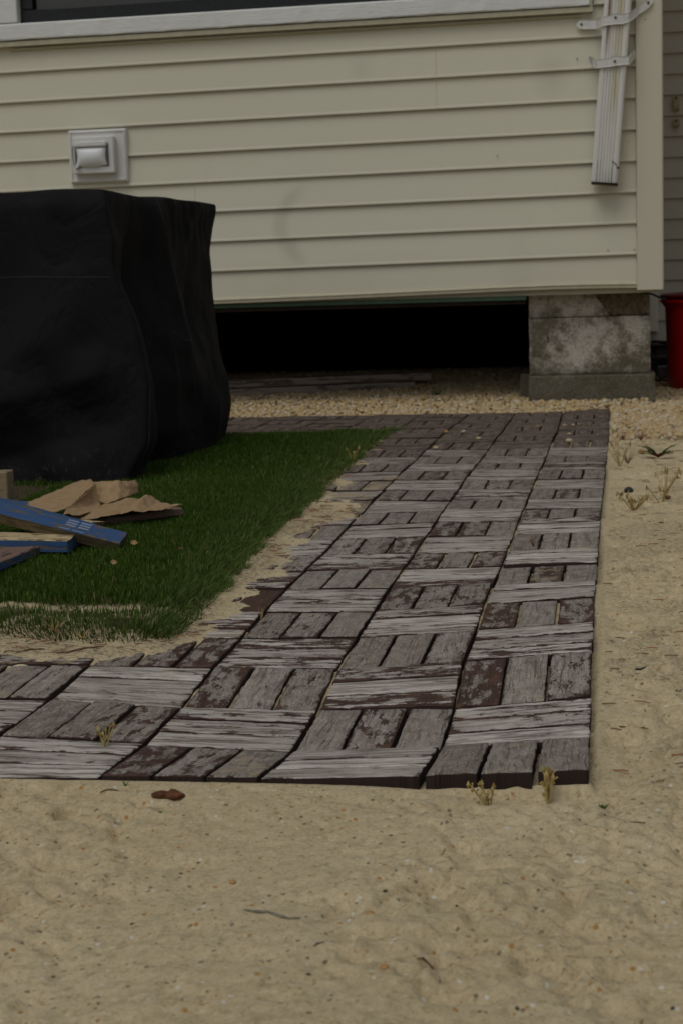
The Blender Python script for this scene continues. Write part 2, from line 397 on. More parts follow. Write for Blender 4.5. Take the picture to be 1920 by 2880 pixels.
def m_boards():
    def paintwood(name, paint, under, thr=.40, sx=12):
        t = NT(name); v = t.coord('Object'); a = t.noise(t.mapping(v, (sx, 130, 130)), 1, 5, .65); b = t.noise(t.mapping(v, (sx*3, 60, 60)), 1, 4, .6)
        k = t.math('ADD', t.math('MULTIPLY', a, .6), t.math('MULTIPLY', b, .4))
        pc = t.mix(t.rng(a, .3, .7), paint, tuple(min(1, q*1.5) for q in paint))
        uc = t.mix(t.rng(a, .35, .65), under, tuple(q*.35 for q in under))
        M[name] = t.done(t.mix(t.rng(k, thr, thr+.05), uc, pc), .7, t.bump(a, .6, .002), .3)
    paintwood('blue_paint', (.026, .066, .155), (.15, .12, .08), .43)
    paintwood('mossy_wood', (.060, .048, .025), (.17, .13, .07), .5)
    paintwood('pale_wood', (.42, .34, .19), (.10, .06, .035), .44)
    paintwood('brown_board', (.15, .095, .075), (.055, .03, .022), .40)
    paintwood('end_wood', (.21, .165, .10), (.11, .09, .05), .40)
    paintwood('old_beam', (.24, .195, .16), (.13, .10, .08), .45, 6)
    t = NT('kraft_paper'); v = t.pos(); n = t.noise(v, 70, 4, .6); f = t.noise(t.mapping(v, (30, 400, 400)), 1, 3, .5)
    c = t.mix(t.rng(n, .3, .7), (.30, .20, .105), (.40, .275, .15)); c = t.mix(t.rng(f, .3, .7, 0, .2), c, (.28, .18, .1))
    M['kraft'] = t.done(c, .75, t.bump(n, .6, .004), .3)
m_boards()

def m_whites():
    t = NT('sill_paint'); p = t.pos(); a = t.noise(t.mapping(p, (18, 30, 90)), 1, 5, .6, 1.5); b = t.noise(p, 60, 4, .7)
    c = t.mix(t.rng(b, .60, .75, 0, .35), (.70, .72, .70), (.46, .46, .42))
    M['sill'] = t.done(c, .45, t.bump(a, .5, .004), .4)
    t = NT('downspout_paint'); p = t.coord('Object'); s = t.noise(t.mapping(p, (70, 30, 2.2)), 1, 4, .6); d = t.noise(p, 90, 4, .7)
    at = t.n('ShaderNodeAttribute'); at.attribute_name = 'stain_shade'; sp = t.n('ShaderNodeSeparateColor'); t.l(at.outputs['Color'], sp.inputs[0])
    c = t.mix(t.rng(s, .50, .68, 0, .25), (.70, .70, .67), (.60, .55, .36))
    c = t.mix(t.math('MULTIPLY', sp.outputs[1], t.rng(s, .4, .6, .4, 1)), c, (.50, .44, .20))
    c = t.mix(t.math('MULTIPLY', sp.outputs[0], t.rng(d, .25, .55, .45, 1)), c, (.17, .085, .06))
    c = t.mix(t.rng(d, .66, .74, 0, .5), c, (.25, .22, .18))
    c = t.mix(sp.outputs[2], c, t.mix(d, (.02, .018, .014), (.06, .045, .03)))  # grime at the end, painted shade inside the pipe
    M['spout'] = t.done(c, .5, t.bump(d, .1, .001), .4)
    plain('strap', (.64, .645, .62), .5, .10, 60, .1)
    plain('box_white', (.68, .68, .66), .5, .03, 30, .03)
    plain('box_gasket', (.12, .13, .13), .5, .1)
    plain('black_frame', (.017, .019, .022), .35, .3, 80, .2)
    plain('channel', (.47, .44, .32), .5, .1, 40, .1)
    plain('shade_glass', (.05, .052, .05), .12, .1, 3, .02, spec=.6)
    plain('rust', (.075, .03, .015), .9, .3, 200, .5)
    plain('nail', (.02, .015, .012), .8, .2)
    plain('green_board', (.085, .15, .10), .8, .15)
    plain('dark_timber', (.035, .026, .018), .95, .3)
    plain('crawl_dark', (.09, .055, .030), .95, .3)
    plain('red_plastic', (.55, .004, .006), .38, .06, 20, .05, spec=.4)
    plain('dark_red_plastic', (.10, .004, .008), .45, .08, 20, .05)
    plain('bracket', (.30, .27, .15), .7, .3, 120, .4)
    plain('black_rubber', (.018, .018, .02), .7, .2)
    plain('grey_metal', (.16, .165, .17), .6, .25, 90, .4)
    plain('thread', (.10, .10, .10), .9, .1)
    plain('bark', (.13, .055, .025), .95, .5, 130, 1., .006)
    plain('twig', (.14, .085, .05), .9, .4, 200, .6)
    plain('grey_twig', (.19, .18, .14), .9, .4, 200, .6)
    plain('dark_stone', (.03, .03, .033), .6, .4, 200, .5)
    plain('red_leaf', (.14, .02, .015), .7, .3)
    plain('dry_leaf', (.34, .22, .10), .8, .3, 150, .5)
    plain('stone_pale', (.52, .42, .27), .7, .2, 150, .5)
    plain('stone_orange', (.42, .24, .09), .7, .2, 150, .5)
    plain('bedding', (.03, .022, .017), .95, .4)
    plain('paint_mark', (.22, .28, .38), .6, .15, 300, .1)
    t = NT('cover_plastic'); M['clear'] = t.done((.74, .77, .78), .3, None, .4)
m_whites()

# ------------------------------------------------------------------ lie of the land (surveyed heights and sideways drift of the tile path, 0.1 mm)
C = 0.1524
ZT=[[52,-75,-41,112,157,173,124,112,131,130,168,110,116,98,102,148,133,123,153,193,185,171,146,125,101,88,124],[-24,-185,-176,-7,41,78,60,60,55,69,99,101,78,92,108,157,130,127,141,188,172,163,150,125,101,86,84],[-71,-260,-225,-111,-64,-34,15,21,31,55,83,95,73,92,110,157,130,127,140,186,170,162,158,126,100,73,72],[-97,-207,-200,-109,-84,-32,7,11,6,29,42,46,90,101,115,130,134,140,152,167,170,165,151,123,93,57,56],[-105,-128,-133,-90,-85,-2,7,11,3,26,37,49,86,100,115,127,134,141,153,165,169,166,151,117,87,75,75],[-121,-117,-125,-89,-80,-22,11,23,31,42,53,66,80,97,114,127,134,141,152,164,169,166,149,109,80,77,77],[-135,-139,-134,-114,-81,-32,4,19,28,38,48,59,73,93,113,127,134,141,152,164,169,165,145,99,76,72,72],[-135,-139,-134,-118,-89,-41,-1,16,25,34,43,53,66,88,112,127,134,141,152,163,168,164,138,89,74,71,71],[-134,-136,-131,-118,-93,-48,-5,13,22,31,39,48,60,82,109,127,134,140,151,163,168,162,127,82,73,71,71],[-132,-133,-128,-117,-96,-55,-9,11,20,28,36,44,54,75,105,125,132,138,149,160,165,157,113,78,73,72,72],[-129,-130,-125,-115,-98,-60,-12,9,18,26,34,41,49,66,95,115,122,127,136,145,148,136,95,75,73,73,73],[-126,-126,-122,-113,-98,-63,-15,9,17,25,33,39,45,55,69,78,82,84,88,92,91,83,72,71,72,73,73],[-116,-119,-116,-107,-91,-58,-11,12,20,27,33,38,42,45,47,48,49,49,50,50,50,49,51,61,68,71,72]]
DT=[[11,-6,-12,-30,-36,-42,-40,-39,-40,-42,-38,-37,-36,-27,-21,-17,-9,0,8,23,17,17,-1,-5,-4,-8,-5],[15,34,19,-9,11,8,5,18,27,30,35,32,24,49,46,76,72,87,99,115,113,132,111,90,70,49,29],[28,35,38,7,33,28,37,48,59,58,71,52,32,59,55,88,82,98,111,127,125,148,129,111,93,75,57],[13,25,22,23,31,29,30,47,47,50,28,27,22,26,32,44,52,63,73,81,83,80,83,87,91,95,99],[7,0,13,14,14,24,28,46,45,48,22,23,27,27,35,45,55,65,75,83,86,80,84,88,92,96,101],[7,0,13,14,14,24,28,46,45,48,22,23,27,27,35,45,55,65,75,83,86,80,84,88,92,96,101],[7,0,13,14,14,24,28,46,45,48,22,23,27,27,35,45,55,65,75,83,86,80,84,88,92,96,101],[7,0,13,14,14,24,28,46,45,48,22,23,27,27,35,45,55,65,75,83,86,80,84,88,92,96,101],[7,0,13,14,14,24,28,46,45,48,22,23,27,27,35,45,55,65,75,83,86,80,84,88,92,96,101],[7,0,13,14,14,24,28,46,45,48,22,23,27,27,35,45,55,65,75,83,86,80,84,88,92,96,101],[7,0,13,14,14,24,28,46,45,48,22,23,27,27,35,45,55,65,75,83,86,80,84,88,92,96,101],[7,0,13,14,14,24,28,46,45,48,22,23,27,27,35,45,55,65,75,83,86,80,84,88,92,96,101],[7,0,13,14,14,24,28,46,45,48,22,23,27,27,35,45,55,65,75,83,86,80,84,88,92,96,101]]
ZT = np.array(ZT)/1e4; DT = np.array(DT)/1e4
def pathz(x, y):
    u = np.clip(-np.asarray(x, float)/C, 0, 11.999); v = np.clip(np.asarray(y, float)/C, 0, 25.999)
    i = np.floor(u).astype(int); j = np.floor(v).astype(int); fu = u-i; fv = v-j
    return (ZT[i, j]*(1-fu)+ZT[i+1, j]*fu)*(1-fv)+(ZT[i, j+1]*(1-fu)+ZT[i+1, j+1]*fu)*fv
def pathx(ci, rj):
    u = np.clip(ci, 0, 11.999); v = np.clip(rj, 0, 25.999)
    i = np.floor(u).astype(int); j = np.floor(v).astype(int); fu = u-i; fv = v-j
    return (DT[i, j]*(1-fu)+DT[i+1, j]*fu)*(1-fv)+(DT[i, j+1]*(1-fu)+DT[i+1, j+1]*fu)*fv

SAND = [(-3.4,.484),(-.73,.484),(-.6,.49),(-.55,.53),(-.528,.553),(-.520,.632),(-.512,.735),(-.515,.82),(-.505,.89),(-.508,.979),(-.508,1.059),(-.515,1.196),(-.507,1.27),(-.515,1.397),(-.512,1.50),(-.490,1.557),(-.480,1.703),(-.520,1.807),(-.562,1.959),(-.560,2.025),(-.572,2.186),(-.580,2.3),(-.585,2.484),(-.590,2.592),(-.60,2.783),(-.61,3.0),(-.64,3.10),(-3.4,3.06)]
TURF = [(-3.2,.605),(-.779,.600),(-.70,.570),(-.648,.567),(-.59,.560),(-.545,.595),(-.538,.729),(-.548,.96),(-.573,1.335),(-.576,1.761),(-.590,2.401),(-.602,3.08),(-.572,3.62),(-.605,3.45),(-.655,3.20),(-.80,3.08),(-3.2,3.05)]
def sdist(x, y, poly):
    """signed distance to polygon, positive inside"""
    x = np.asarray(x, float); y = np.asarray(y, float); d = np.full(x.shape, 1e9); ins = np.zeros(x.shape, bool)
    n = len(poly)
    for k in range(n):
        ax, ay = poly[k]; bx, by = poly[(k+1) % n]; ex, ey = bx-ax, by-ay
        t = np.clip(((x-ax)*ex+(y-ay)*ey)/(ex*ex+ey*ey), 0, 1)
        d = np.minimum(d, np.hypot(x-ax-t*ex, y-ay-t*ey))
        c = ((ay > y) != (by > y)) & (x < (bx-ax)*(y-ay)/(by-ay+1e-12)+ax); ins ^= c
    return np.where(ins, d, -d)
def sstep(a, b, v):
    t = np.clip((v-a)/(b-a), 0, 1); return t*t*(3-2*t)
def on_path(x, y):
    leg = (x < 0.004) & (x > -5*C) & (y > 0) & (y < 26*C)
    br = (x <= -5*C) & (((y > 0) & (y < 4*C)) | ((y > 20*C) & (y < 26*C))) & (x > -12*C)
    return leg | br
def ground_z(x, y, detail=True):
    x = np.asarray(x, float); y = np.asarray(y, float)
    pz = pathz(x, y)
    big = (fbm(x, y, .35, 3, 2)-.5); mid = fbm(x, y, .045, 11, 2)-.5; fine = fbm(x, y, .013, 21, 2)-.5
    rough = sstep(.42, .60, vnoise(x, y, .22, 31))
    # open sand : in front and to the right
    zr = pz - .008
    zf = -.012 - .011*np.exp(-((x+.05)/.10)**2-((y+.01)/.035)**2)
    z = zf*(1-sstep(-.01, .35, y)) + zr*sstep(-.01, .35, y)
    far = sstep(.0, .35, np.maximum(-y, x))
    pits = sstep(.62, .85, vnoise(x, y, .012, 35))*.0060 + sstep(.68, .9, vnoise(x, y, .028, 37))*.010
    z = z + big*.030*far + (mid*.005 + fine*.0085 - pits*.8)*(.40+.9*rough)*sstep(.0, .03, np.maximum(np.maximum(-y, x), .006))
    # joints of the path
    op = on_path(x, y)
    fillj = fbm(x, y, .16, 41, 2)
    zj = pz - .0145 + .0090*sstep(.38, .60, fillj)*sstep(.1, .4, y) + fine*.003
    z = np.where(op, zj, z)
    # sand drifted over the path edge next to the turf
    ds = sdist(x, y, SAND) + (fbm(x, y, .06, 51, 3)-.5)*.085 + (fbm(x, y, .014, 57, 2)-.5)*.02
    zs = pz - .011 + .0105*sstep(-.050, -.004, ds) + .0050*sstep(-.012, .05, ds) + fine*.0045 + mid*.004*sstep(0, .05, ds)
    z = np.where((ds > -.08) & (y > .4) & (y < 3.45), np.maximum(z, zs), z)
    # turf
    dt = sdist(x, y, TURF)
    z = z + .004*sstep(-.01, .05, dt) + .007*sstep(.10, .16, y-.61-.02*np.sin(x*9))*sstep(0.0, .06, dt)
    # gravel bed, climbing a little under the house
    g = (y > 3.968)
    z = np.where(g, -.002 + fine*.006 + np.where(x < .12, np.clip(y-4.0, 0, 1.2)*.053, np.clip(y-4, 0, 1)*.004), z)
    gr = sstep(2.95, 3.15, y+big*.3)*(x > .012)
    z = z*(1-gr) + gr*(pz-.008+fine*.008)*(y <= 3.968) + gr*z*(y > 3.968)
    return z
def gz(x, y): return float(ground_z(np.array([x]), np.array([y]))[0])

# ------------------------------------------------------------------ ground sheet
def make_ground():
    def seg(a, b, s): return list(np.arange(a, b-1e-9, s))
    xs = np.array([-60, -30, -15, -8, -5] + seg(-3.4, -1.38, .045) + seg(-1.38, .30, .0046) + seg(.30, 1.0, .03) + [1.0, 1.6, 2.5, 5, 12, 30, 60])
    ys = np.array([-60, -30, -12, -5, -3, -2, -1.4, -1.0, -.8] + seg(-.62, .03, .0042) + seg(.03, 1.2, .0062) + seg(1.2, 4.05, .0105) + seg(4.05, 5.2, .03) + seg(5.2, 7.6, .1) + [7.6, 9, 12, 20, 40, 60])
    X, Y = np.meshgrid(xs, ys); Z = ground_z(X, Y)
    nx, ny = len(xs), len(ys)
    V = np.stack([X.ravel(), Y.ravel(), Z.ravel()], 1)
    i, j = np.meshgrid(np.arange(nx-1), np.arange(ny-1)); a = (j*nx+i).ravel()
    F = np.stack([a, a+1, a+1+nx, a+nx], 1)
    me = npmesh('sand_ground', V, [F])
    dt = sdist(X, Y, TURF).ravel(); ds = sdist(X, Y, SAND).ravel(); x = X.ravel(); y = Y.ravel()
    soil = sstep(.0, .04, dt+(fbm(x, y, .03, 61, 2)-.5)*.05)
    seam = np.exp(-((y-.745-.02*np.sin(x*11))/.014)**2)*(x < -.62)
    soil = soil*(1-.85*seam)*(1-.55*(y < .74)*(vnoise(x, y, .03, 69) > .4))
    grav = np.maximum((y > 3.96)*1.0, sstep(2.95, 3.2, y+(fbm(x, y, .1, 63, 2)-.5)*.3)*(x > .01))
    litter = sstep(-.03, .03, ds)*(1-sstep(.0, .05, dt))*sstep(.35, .6, fbm(x, y, .12, 65, 2)) * .9
    litter = np.maximum(litter, (x > .005)*.5*sstep(.52, .66, fbm(x, y, .08, 67, 3))*(y < 3.2)*(y > -.1))
    litter = np.where(y > 3.96, 0, litter)
    ca = me.color_attributes.new('zone', 'FLOAT_COLOR', 'POINT')
    A = np.stack([soil, grav, litter, np.ones_like(soil)], 1).astype(np.float32); ca.data.foreach_set('color', A.ravel())
    o = link('sand_ground', me, M['sand'], smooth=True); tag(o, 'pale loose sand round the path', kind='structure')
make_ground()

# ------------------------------------------------------------------ tile path of little wooden planks
def make_path():
    # dark bedding slab that carries the planks
    mb = MB()
    def slab(i0, i1, j0, j1):
        for i in range(i0, i1):
            for j in range(j0, j1):
                P = []
                for dz in (-.06, -.0215):
                    for a, b in ((i+1, j), (i, j), (i, j+1), (i+1, j+1)):
                        P.append((-a*C+float(pathx(a, b)), b*C, float(pathz(-a*C, b*C))+dz))
                mb.hexa(P)
    slab(0, 5, 0, 26); slab(5, 12, 20, 26); slab(5, 12, 0, 4)
    path = mb.build('tile_path', M['bedding'], fix=False)
    tag(path, 'weathered basket weave path of small planks', kind='structure')
    cells = [(c, r) for c in range(5) for r in range(26)] + [(c, r) for c in range(5, 12) for r in list(range(4)) + list(range(20, 26))]
    items = []
    lr = random.Random(5)
    for c, r in cells:
        cx, cy = -(c+.5)*C, (r+.5)*C
        if float(sdist(np.array([cx]), np.array([cy]), TURF)[0]) > .10: continue
        H = (c+r) % 2 == 1
        tilt = (lr.uniform(-1, 1)*.0012, lr.uniform(-1, 1)*.0012, lr.uniform(-1, 1)*.0008); rot = lr.uniform(-1, 1)*.006
        for k in range(3): items.append((c, r, H, k, tilt, rot))
    camp = np.array([.03, -1.5, .45])
    def size(it):
        c, r, H, k, *_ = it; x, y = -(c+.5)*C, (r+.5)*C
        d = math.dist((x, y, 0), camp); out = 1.0
        left = -.16*0 + .03 - (y+1.5)*.37          # left edge of what the photograph shows
        if x < left-.05: out = .2
        return out/d**3
    items.sort(key=size, reverse=True)
    def plank_arrays(it, n, m):
        c, r, H, k, tilt, rot = it
        q = random.Random(c*1000+r*10+k)
        gc, gr, gp = .0024/C, .0016/C, (.0040 if H else (.0046 if r < 10 else .0042))/C/2
        w = 1/3
        jit = lambda: q.uniform(-1, 1)*.0009/C
        if H: a0, a1 = gc+jit(), 1-gc+jit(); b0, b1 = k*w+(gp if k else gr)+jit(), (k+1)*w-(gp if k < 2 else gr)+jit()
        else: b0, b1 = gr+jit(), 1-gr+jit(); a0, a1 = k*w+(gp if k else gc)+jit(), (k+1)*w-(gp if k < 2 else gc)+jit()
        U, Vv = (n, m) if H else (m, n)
        fa = np.linspace(0, 1, U+1); fb = np.linspace(0, 1, Vv+1)
        ins = .0011   # rounded arris
        La, Lb = (a1-a0)*C, (b1-b0)*C
        ra = np.concatenate([[0], [ins/La], fa[1:-1], [1-ins/La], [1]]); rb = np.concatenate([[0], [ins/Lb], fb[1:-1], [1-ins/Lb], [1]])
        A, B = np.meshgrid(ra, rb); nu, nv = len(ra), len(rb)
        ci = c+a0+(a1-a0)*A; rj = r+b0+(b1-b0)*B
        ex = -(ci-c-.5)*C; ey = (rj-r-.5)*C
        X = -ci*C + pathx(ci, rj) - rot*ey; Y = rj*C + rot*ex
        Z = pathz(-ci*C, rj*C) + tilt[2] + tilt[0]*(ex/C)*2 + tilt[1]*(ey/C)*2 + q.uniform(-1, 1)*.0009 + q.uniform(-.0006, .0006)*(ex+ey)/C
        ring = (A == 0) | (A == 1) | (B == 0) | (B == 1)
        wob = (fbm(X*1.0, Y*1.0, .012, 71, 2)-.5)
        Z = Z + wob*.0012; X = X + np.where(ring, (vnoise(X, Y, .008, 73)-.5)*.0016, 0); Y = Y + np.where(ring, (vnoise(X, Y, .008, 74)-.5)*.0016, 0)
        Z = np.where(ring, Z-.0009, Z)
        al, ac = (ex, ey) if H else (ey, ex)
        ox, oy = q.uniform(0, 40), q.uniform(0, 40)
        uv = np.stack([(al+ox).ravel(), (ac+oy).ravel()], 1)
        ed = np.minimum(np.minimum(A, 1-A)*La, np.minimum(B, 1-B)*Lb)/.05
        V = np.stack([X.ravel(), Y.ravel(), Z.ravel()], 1)
        i, j = np.meshgrid(np.arange(nu-1), np.arange(nv-1)); s = (j*nu+i).ravel()
        F = np.stack([s, s+nu, s+nu+1, s+1], 1)     # x runs negative, so this order faces up
        per = [(0, t) for t in range(nu)] + [(t, nu-1) for t in range(1, nv)] + [(nv-1, t) for t in range(nu-2, -1, -1)] + [(t, 0) for t in range(nv-2, 0, -1)]
        pi = np.array([a*nu+b for a, b in per]); b0_ = len(V)
        skirt = V[pi].copy(); skirt[:, 2] -= .023
        V = np.concatenate([V, skirt]); uv = np.concatenate([uv, uv[pi]]); e = np.concatenate([ed.ravel(), np.zeros(len(pi))])
        L = len(pi); t = np.arange(L); F2 = np.stack([pi[t], pi[(t+1) % L], b0_+(t+1) % L, b0_+t], 1)
        return V, np.concatenate([F, F2]), uv, e
    def to_obj(name, V, F, uv, e, org):
        me = npmesh(name, V-org, [F])
        ul = me.uv_layers.new(name='grain')
        li = np.empty(len(me.loops), dtype=np.int32); me.loops.foreach_get('vertex_index', li)
        ul.data.foreach_set('uv', uv[li].astype(np.float32).ravel())
        at = me.attributes.new('edge', 'FLOAT', 'POINT'); at.data.foreach_set('value', e.astype(np.float32))
        return link(name, me, M['plank'], path, loc=org, smooth=False)
    def look(c, r, H, q):
        wear = q.gauss(.66, .10) if H else q.gauss(.65, .10); stripe = q.uniform(.6, 1) if H else q.uniform(0, .25)
        damp = 0
        if c >= 4 and 3 <= r <= 9: wear -= .22
        if c == 3 and 3 <= r <= 7: wear -= .14
        if c == 3 and r in (5, 6): wear -= .06
        if c == 0 and r in (2, 4): wear -= .05
        dust = max(0, q.gauss(.12, .14))
        if r >= 8: damp = (r-8)*.045 + q.uniform(-.05, .10)
        if r >= 20: damp = min(.97, .68+(r-20)*.06 + q.uniform(-.12, .12))
        if (c, r) in ((1, 20), (0, 21), (1, 21), (0, 22), (0, 20)): damp = .80
        if c >= 5 and r > 18: damp = .85; dust = 0
        if c in (3, 4) and r > 12: damp = max(damp, .30+.03*(r-13))
        if c == 4 and 4 < r < 19: dust = q.uniform(.3, .6)
        if c == 3 and 8 < r < 14: dust = q.uniform(.35, .75)
        if c == 2 and 8 < r < 15: dust = q.uniform(.1, .45)
        if r == 3 and c > 3: dust = .5
        if r > 20: dust *= .5
        return (min(wear, .8), stripe, min(1, max(0, damp)), min(1, dust))
    for it in items[:300]:
        c, r, H, k, *_ = it
        near = r < 8
        V, F, uv, e = plank_arrays(it, 12 if near else 6, 4 if near else 3)
        org = V.mean(0)
        o = to_obj('plank', V, F, uv, e, org); q = random.Random(c*77+r*1001+k)
        o.color = look(c, r, H, q)
    rest = [plank_arrays(it, 5, 2) for it in items[300:]]
    b = 0; VV = []; FF = []; UU = []; EE = []
    for V, F, uv, e in rest: VV.append(V); FF.append(F+b); UU.append(uv); EE.append(e); b += len(V)
    if VV:
        o = to_obj('far_planks', np.concatenate(VV), np.concatenate(FF), np.concatenate(UU), np.concatenate(EE), np.zeros(3))
        o.color = (.6, .4, .92, 0); o['kind'] = 'stuff'
make_path()

# ------------------------------------------------------------------ house
SL = .0094          # the house leans: its courses climb this much per metre to the right
FY = 4.200
def make_house():
    h = empty('house', (-1.5, 5.6, 0)); tag(h, 'beige vinyl sided house raised on a concrete block pier with white downspout', 'house')
    def bd(mb, name, mat, parent=None, **k):
        o = mb.build(name, mat, **k); o.parent = parent or h
        if (parent or h) is h: o.location = Vector(o.location) - h.location
        return o
    # body
    WX0, WX1, WZ0 = -1.961, -.12, 1.333
    b = MB(); b.box(-3.6, WX0-.02, 4.222, 4.30, .372, 2.75); b.box(WX1+.02, .160, 4.222, 4.30, .372, 2.75)
    b.box(WX0-.02, WX1+.02, 4.222, 4.30, .372, WZ0-.04); b.box(WX0-.02, WX1+.02, 4.222, 4.30, 2.42, 2.75)
    b.box(.10, .160, 4.302, 6.59, .372, 2.75); b.box(-3.6, -3.54, 4.302, 6.59, .372, 2.75)
    bd(b, 'wall', M['siding'])
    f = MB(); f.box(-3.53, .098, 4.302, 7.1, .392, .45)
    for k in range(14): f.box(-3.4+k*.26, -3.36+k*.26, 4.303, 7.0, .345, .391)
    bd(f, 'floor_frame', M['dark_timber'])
    s = MB(); s.box(-3.6, -3.55, 4.8, 7.1, -.1, .37); s.box(.02, .07, 4.75, 7.1, -.1, .37); s.box(-3.6, .07, 7.101, 7.16, -.1, .40)  # unseen closing walls, added to keep the crawl space dark
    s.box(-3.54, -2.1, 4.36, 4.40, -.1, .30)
    bd(s, 'crawl_light_block', M['crawl_dark'])
    r = MB(); r.box(-3.8, .35, 4.05, 7.3, 2.752, 2.86); bd(r, 'roof', M['dark_timber'])
    g = MB(); g.box(-3.5, -.275, 4.214, 4.255, .359, .3705, slope=0); 
    gs = bd(g, 'sill_plate', M['green_board'])
    g = MB(); g.box(-3.5, -.28, 4.226, 4.27, .345, .3585); bd(g, 'rim_timber', M['dark_timber'])
    # siding courses
    tops = .0995
    for k in range(1, 24):
        zb = .3955+.0995*k - .0995
        z0 = zb + (.0 if k > 1 else .001)
        spans = [(-3.55, .0865)]
        if k == 3+1: spans = [(-3.55, -1.379), (-1.3782, .0865)]
        if k in (7, 8): spans = [(-3.55, -.5552), (-.5545, .0865)]
        if k in (2, 12): spans = [(-3.55, -2.3), (-2.2992, .0865)]
        if z0 > 1.20:
            spans = [(-3.55, -2.095), (-.0445, .0865)] if z0 > 1.28 or True else spans
        if k == 9: spans = [(-3.55, .0865)]
        hh = tops
        for a, c in spans:
            m = MB(); zz = z0
            ov = .0004 if a > -3.5 else 0
            m.extrude([(FY-ov, zz+.0012), (FY+.0008-ov, zz+.0001), (FY+.0022, zz+.0002), (FY+.0024, zz+.014), (FY+.0135, zz+.014), (FY+.0145, zz+hh+.004),
                       (FY+.0110, zz+hh+.004), (FY+.0098-ov, zz+hh*.93), (FY+.0016-ov, zz+.010), (FY-ov, zz+.005)], a, c, SL)
            bd(m, 'siding_board', M['siding'])
    # starter strip along the bottom, sagging a little
    m = MB(); xs = [-3.55, -2.4, -1.345, -.889, -.6, -.317, -.178, -.016, .137]; zb = [.366, .3695, .3745, .3800, .3850, .3900, .3912, .3905, .3870]
    pr = [(-.006, 0), (-.006, .009), (-.009, .0115), (-.007, .0150), (.004, .0175), (.013, .0175), (.013, 0)]
    V = [(x, FY+p[0], z+p[1]) for x, z in zip(xs, zb) for p in pr]; n = len(pr)
    Fc = [(i*n+k, i*n+(k+1) % n, (i+1)*n+(k+1) % n, (i+1)*n+k) for i in range(len(xs)-1) for k in range(n)]
    Fc += [tuple(range(n)), tuple(range((len(xs)-1)*n, len(xs)*n))]
    m.add(V, Fc); bd(m, 'starter_strip', M['channel'])
    # corner post
    m = MB(); pr = [(.0872, FY+.006), (.0872, FY-.010), (.0905, FY-.0135), (.168, FY-.0135), (.1725, FY-.009), (.1725, FY+.10), (.168, FY+.10), (.168, FY+.006)]
    n = len(pr); z0, z1 = .381, 2.74
    V = [(x, y, z0) for x, y in pr]+[(x, y, z1) for x, y in pr]
    m.add(V, [(k, (k+1) % n, n+(k+1) % n, n+k) for k in range(n)]+[tuple(range(n))[::-1], tuple(range(n, 2*n))]); bd(m, 'corner_post', M['corner'])
    # nail heads / screw holes in the siding
    for x, z in ((-.005, .512), (.079, .512), (-.098, 1.126), (.083, 1.185), (.118, 1.235), (-.36, .83)):
        m = MB(); yy = FY-.002 if x < .087 else FY-.0155
        m.tube([(x, yy+.004, z), (x, yy, z)], .0019, 6); bd(m, 'nail_hole', M['nail'])
    # ---- window
    w = MB(); w.box(WX0+.002, WX1, FY+.012, FY+.055, WZ0, WZ0+.063, .003, SL); w.box(WX0+.002, WX0+.044, FY+.013, FY+.055, WZ0+.047, 2.40, .002); w.box(WX1-.035, WX1, FY+.013, FY+.055, WZ0+.036, 2.40, .002); w.box(WX0, WX1, FY+.012, FY+.055, 2.401, 2.44, .002)
    w.box(-1.03, -1.0, FY+.014, FY+.055, WZ0+.036, 2.40, .002)
    win = bd(w, 'window', M['black_frame'])
    p = MB(); p.box(WX0+.052, -1.031, FY+.034, FY+.040, WZ0+.030, 2.399); o = p.build('pane', M['shade_glass']); o.parent = win
    p = MB(); p.box(-.999, WX1-.036, FY+.034, FY+.040, WZ0+.020, 2.399); o = p.build('pane', M['shade_glass']); o.parent = win
    p = MB(); p.box(WX0+.004, WX1-.004, FY+.09, FY+.10, WZ0, 2.39); o = p.build('interior_blind', M['crawl_dark']); o.parent = win
    m = MB(); xs = np.linspace(-2.075, -.057, 60); rr = random.Random(3)
    V = []; pr = [(-.024, .002), (-.026, .006), (-.0255, .0505), (-.022, .0555), (.012, .0575), (.05, .058), (.05, .0)]; n = len(pr)
    for x in xs:
        for a, c in pr: V.append((x, FY+a+(rr.uniform(-.0012, .0008) if a < 0 else 0), 1.2775+SL*x*.55+.0075+c+(rr.uniform(-.0006, .0006) if 0 < c < .052 else 0)))
    Fc = [(i*n+k, i*n+(k+1) % n, (i+1)*n+(k+1) % n, (i+1)*n+k) for i in range(len(xs)-1) for k in range(n)]+[tuple(range(n)), tuple(range((len(xs)-1)*n, len(xs)*n))]
    m.add(V, Fc); o = m.build('sill', M['sill']); o.parent = win
    m = MB(); m.box(-2.075, WX0, FY-.021, FY+.02, 1.3335, 2.44, .003); o = m.build('casing', M['sill']); o.parent = win
    m = MB(); m.box(WX1-.0, -.057, FY-.021, FY+.02, 1.342, 2.44, .003); o = m.build('casing', M['sill']); o.parent = win
    m = MB(); m.extrude([(FY-.020, 1.2680), (FY-.020, 1.2835), (FY+.012, 1.2835), (FY+.012, 1.2680)], -2.088, -.0475, SL*.6)
    m.box(-.0565, -.0475, FY-.020, FY+.012, 1.2845, 2.44); m.box(-2.088, -2.0755, FY-.020, FY+.012, 1.2735, 2.44)
    m.extrude([(FY-.006, 1.2565), (FY-.006, 1.2612), (FY+.010, 1.2612), (FY+.010, 1.2565)], -2.0, -.085, SL*.6)
    bd(m, 'window_channel', M['channel'])
    # ---- covered socket / lamp box
    m = MB(); x0, x1, z0, z1 = -1.806, -1.604, .7945, .9705
    def plate(m, x0, x1, z0, z1, y0, y1, ins=.0): m.box(x0, x1, y1, y0, z0, z1, .003)
    m.box(x0, x1, FY-.013, FY+.010, z0, z1, .003)
    bxo = bd(m, 'mounting_plate', M['box_white'])
    m = MB()
